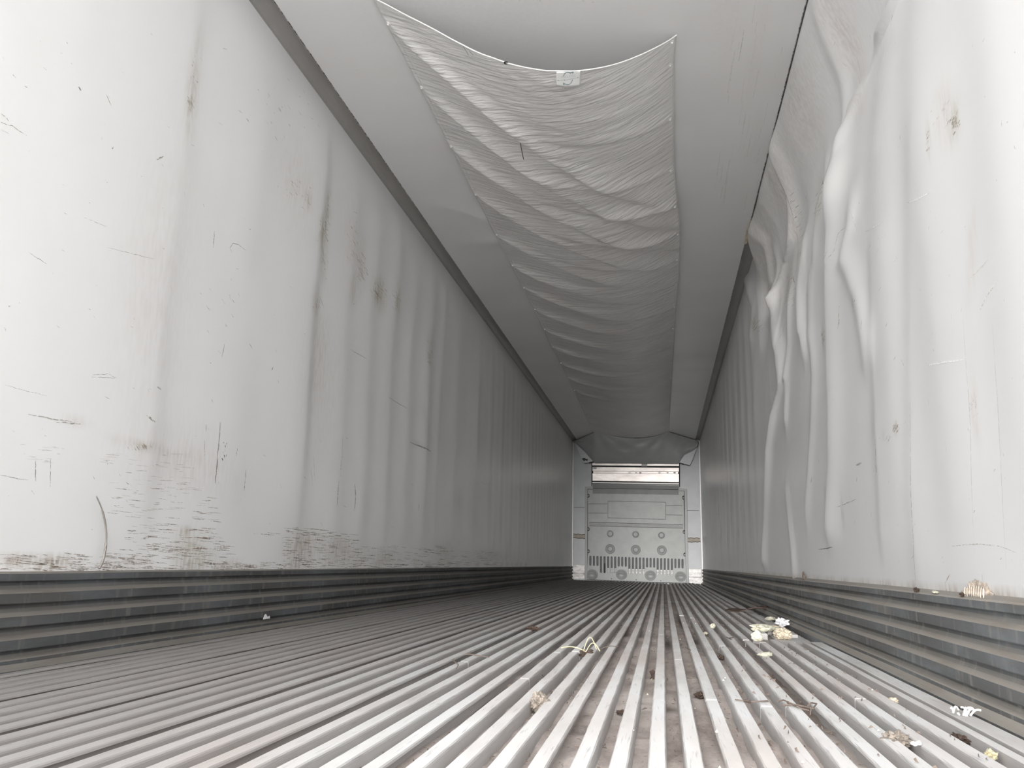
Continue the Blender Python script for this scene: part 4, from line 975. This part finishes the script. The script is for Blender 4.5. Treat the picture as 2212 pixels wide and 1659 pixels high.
for k, (pp, lb_) in enumerate([([(978, 1425, .004), (990, 1436, .016), (986, 1444, .003)], 'short forked twig on the ribs left of the straw tuft'), ([(1000, 1414, .003), (1015, 1413, .006), (1056, 1420, .004)], 'fine curved hair-like twig over a cracked rib left of the straw tuft'),
                  ([(1480, 1398, .002), (1492, 1404, .004), (1478, 1410, -.004)], 'tiny bent twig beside the wet dark channel'), ([(1569, 1376, .003), (1580, 1381, .006), (1575, 1378, .003), (1585, 1377, .002)], 'thin looped twig on a rib left of the foam group'),
                  ([(1170, 1450, .003), (1172, 1458, .012), (1175, 1464, -.01)], 'short upright twig behind the brown dirt clump'), ([(1862, 1510, .003), (1860, 1520, -.004), (1861, 1528, -.012)], 'dark splinter hanging down a rib left of the tan husk')]):
    MB_ = MB().tube([Vector(gpt(*a)) for a in pp], .0016, 5).build('twig', M_twig); tag(MB_, lb_, 'twig')
# damage at the foot of the right liner: torn foam and splinters on the ledge
M_torn = simple('torn_tan_foam', (.60, .52, .44), .9, 0, .45, 45)
ledge = W-.012
def rw(px, py, x=W-.008): q = wx(px, py, x); return (float(x), float(q[1]), float(q[2]))
q = rw(2105, 1278); td = chunk('torn_foam', (W-.003, q[1], HS+.014), (.010, .17, .050), M_torn, 41, None, None, rough=.6, sub=4)
tag(td, 'ragged patch of torn tan foam at the foot of the right wall', 'foam')
for k in range(9):
    chunk('foam_ridge', (-.006, -.06+k*.015, .002), (.006, .005, .030), M_torn, 50+k, None, None, parent=td, sub=1, rot=(.3, 0, 0))
for px, py, s_, lbl, m_ in ((1979, 1275, (.012, .045, .012), 'dark crumbs of bark on the right metal ledge left of the torn foam', M_leaf), (2078, 1290, (.012, .03, .010), 'dark rust-brown flake under the torn foam patch', M_leaf), (1736, 1246, (.015, .04, .05), 'small dark brown chip sticking up from the right ledge far along', M_twig), (2020, 1283, (.010, .05, .007), 'thin pale splinter lying on the right ledge near the torn foam', M_foam)):
    q = rw(px, py, W-.012); chunk('bark_crumb' if m_ is not M_foam else 'splinter', (W-.012, q[1], HS+.004+s_[2]*.3), s_, m_, int(px), lbl, 'litter', rough=.5)
q = wx(575, 1333, .02); V = [(0, -.03, 0), (0, .035, .0), (0, .03, .012), (0, .01, .009), (0, -.008, .022), (0, -.02, .018)]
o = mesh_obj('paper_scrap', V, [(0, 1, 2, 3, 4, 5)], M_hem); o.location = (.0215, q[1], q[2]-.008); o.modifiers.new('t', 'SOLIDIFY').thickness = .001
tag(o, 'small pale torn paper scrap stuck on the left metal scuff lining', 'paper')
# fine litter nobody could count
r5 = random.Random(21); mb = MB()
for k in range(900):
    y = 1.25+4.7*r5.random()**1.6; j = r5.randrange(8, len(ribs)-1); x = (ribs[j]+ribs[j+1])/2+r5.uniform(-.010, .010)
    if r5.random() < .55: x = r5.uniform(1.9, 2.3)
    if math.hypot((x-2.16), (y-4.1)*.5) < .3 or abs(x-1.98) < .17 and abs(y-2.07) < .12 or abs(x-2.15) < .07 and abs(y-1.71) < .09: continue
    on = min(abs(x-c) for c in ribs) < .0145; z = .001 if on else -.024
    a = r5.uniform(0, 3.14); l_ = r5.uniform(.002, .012)*(.6 if on else 1); w = r5.uniform(.0006, .002)
    dx, dy = math.cos(a)*l_, math.sin(a)*l_; nx, ny = -math.sin(a)*w, math.cos(a)*w; h = r5.uniform(0, .005)
    mb.add([(x-dx, y-dy, z), (x+nx, y+ny, z+.001), (x+dx, y+dy, z+h), (x-nx, y-ny, z+.001), (x, y, z+.003+h)], [(0, 1, 4), (1, 2, 4), (2, 3, 4), (3, 0, 4)])
o = fl_ = mb.build('floor_litter', M_twig); tag(o, 'fine dark chaff and splinters scattered in the floor channels', 'litter', kind='stuff')
mb = MB()
for k in range(70):
    y = 1.3+3.8*r5.random()**1.3; x = r5.uniform(1.65, 2.35); s_ = r5.uniform(.001, .0035); on = min(abs(x-c) for c in ribs) < .0145; z = .001 if on else -.024
    mb.add([(x-s_, y, z), (x, y-s_, z), (x+s_, y, z), (x, y+s_*1.3, z), (x, y, z+s_*1.5)], [(0, 1, 4), (1, 2, 4), (2, 3, 4), (3, 0, 4)])
o = mb.build('pale_grit', M_foam, fl_); o['kind'] = 'stuff'; o['label'] = 'tiny pale grit grains'
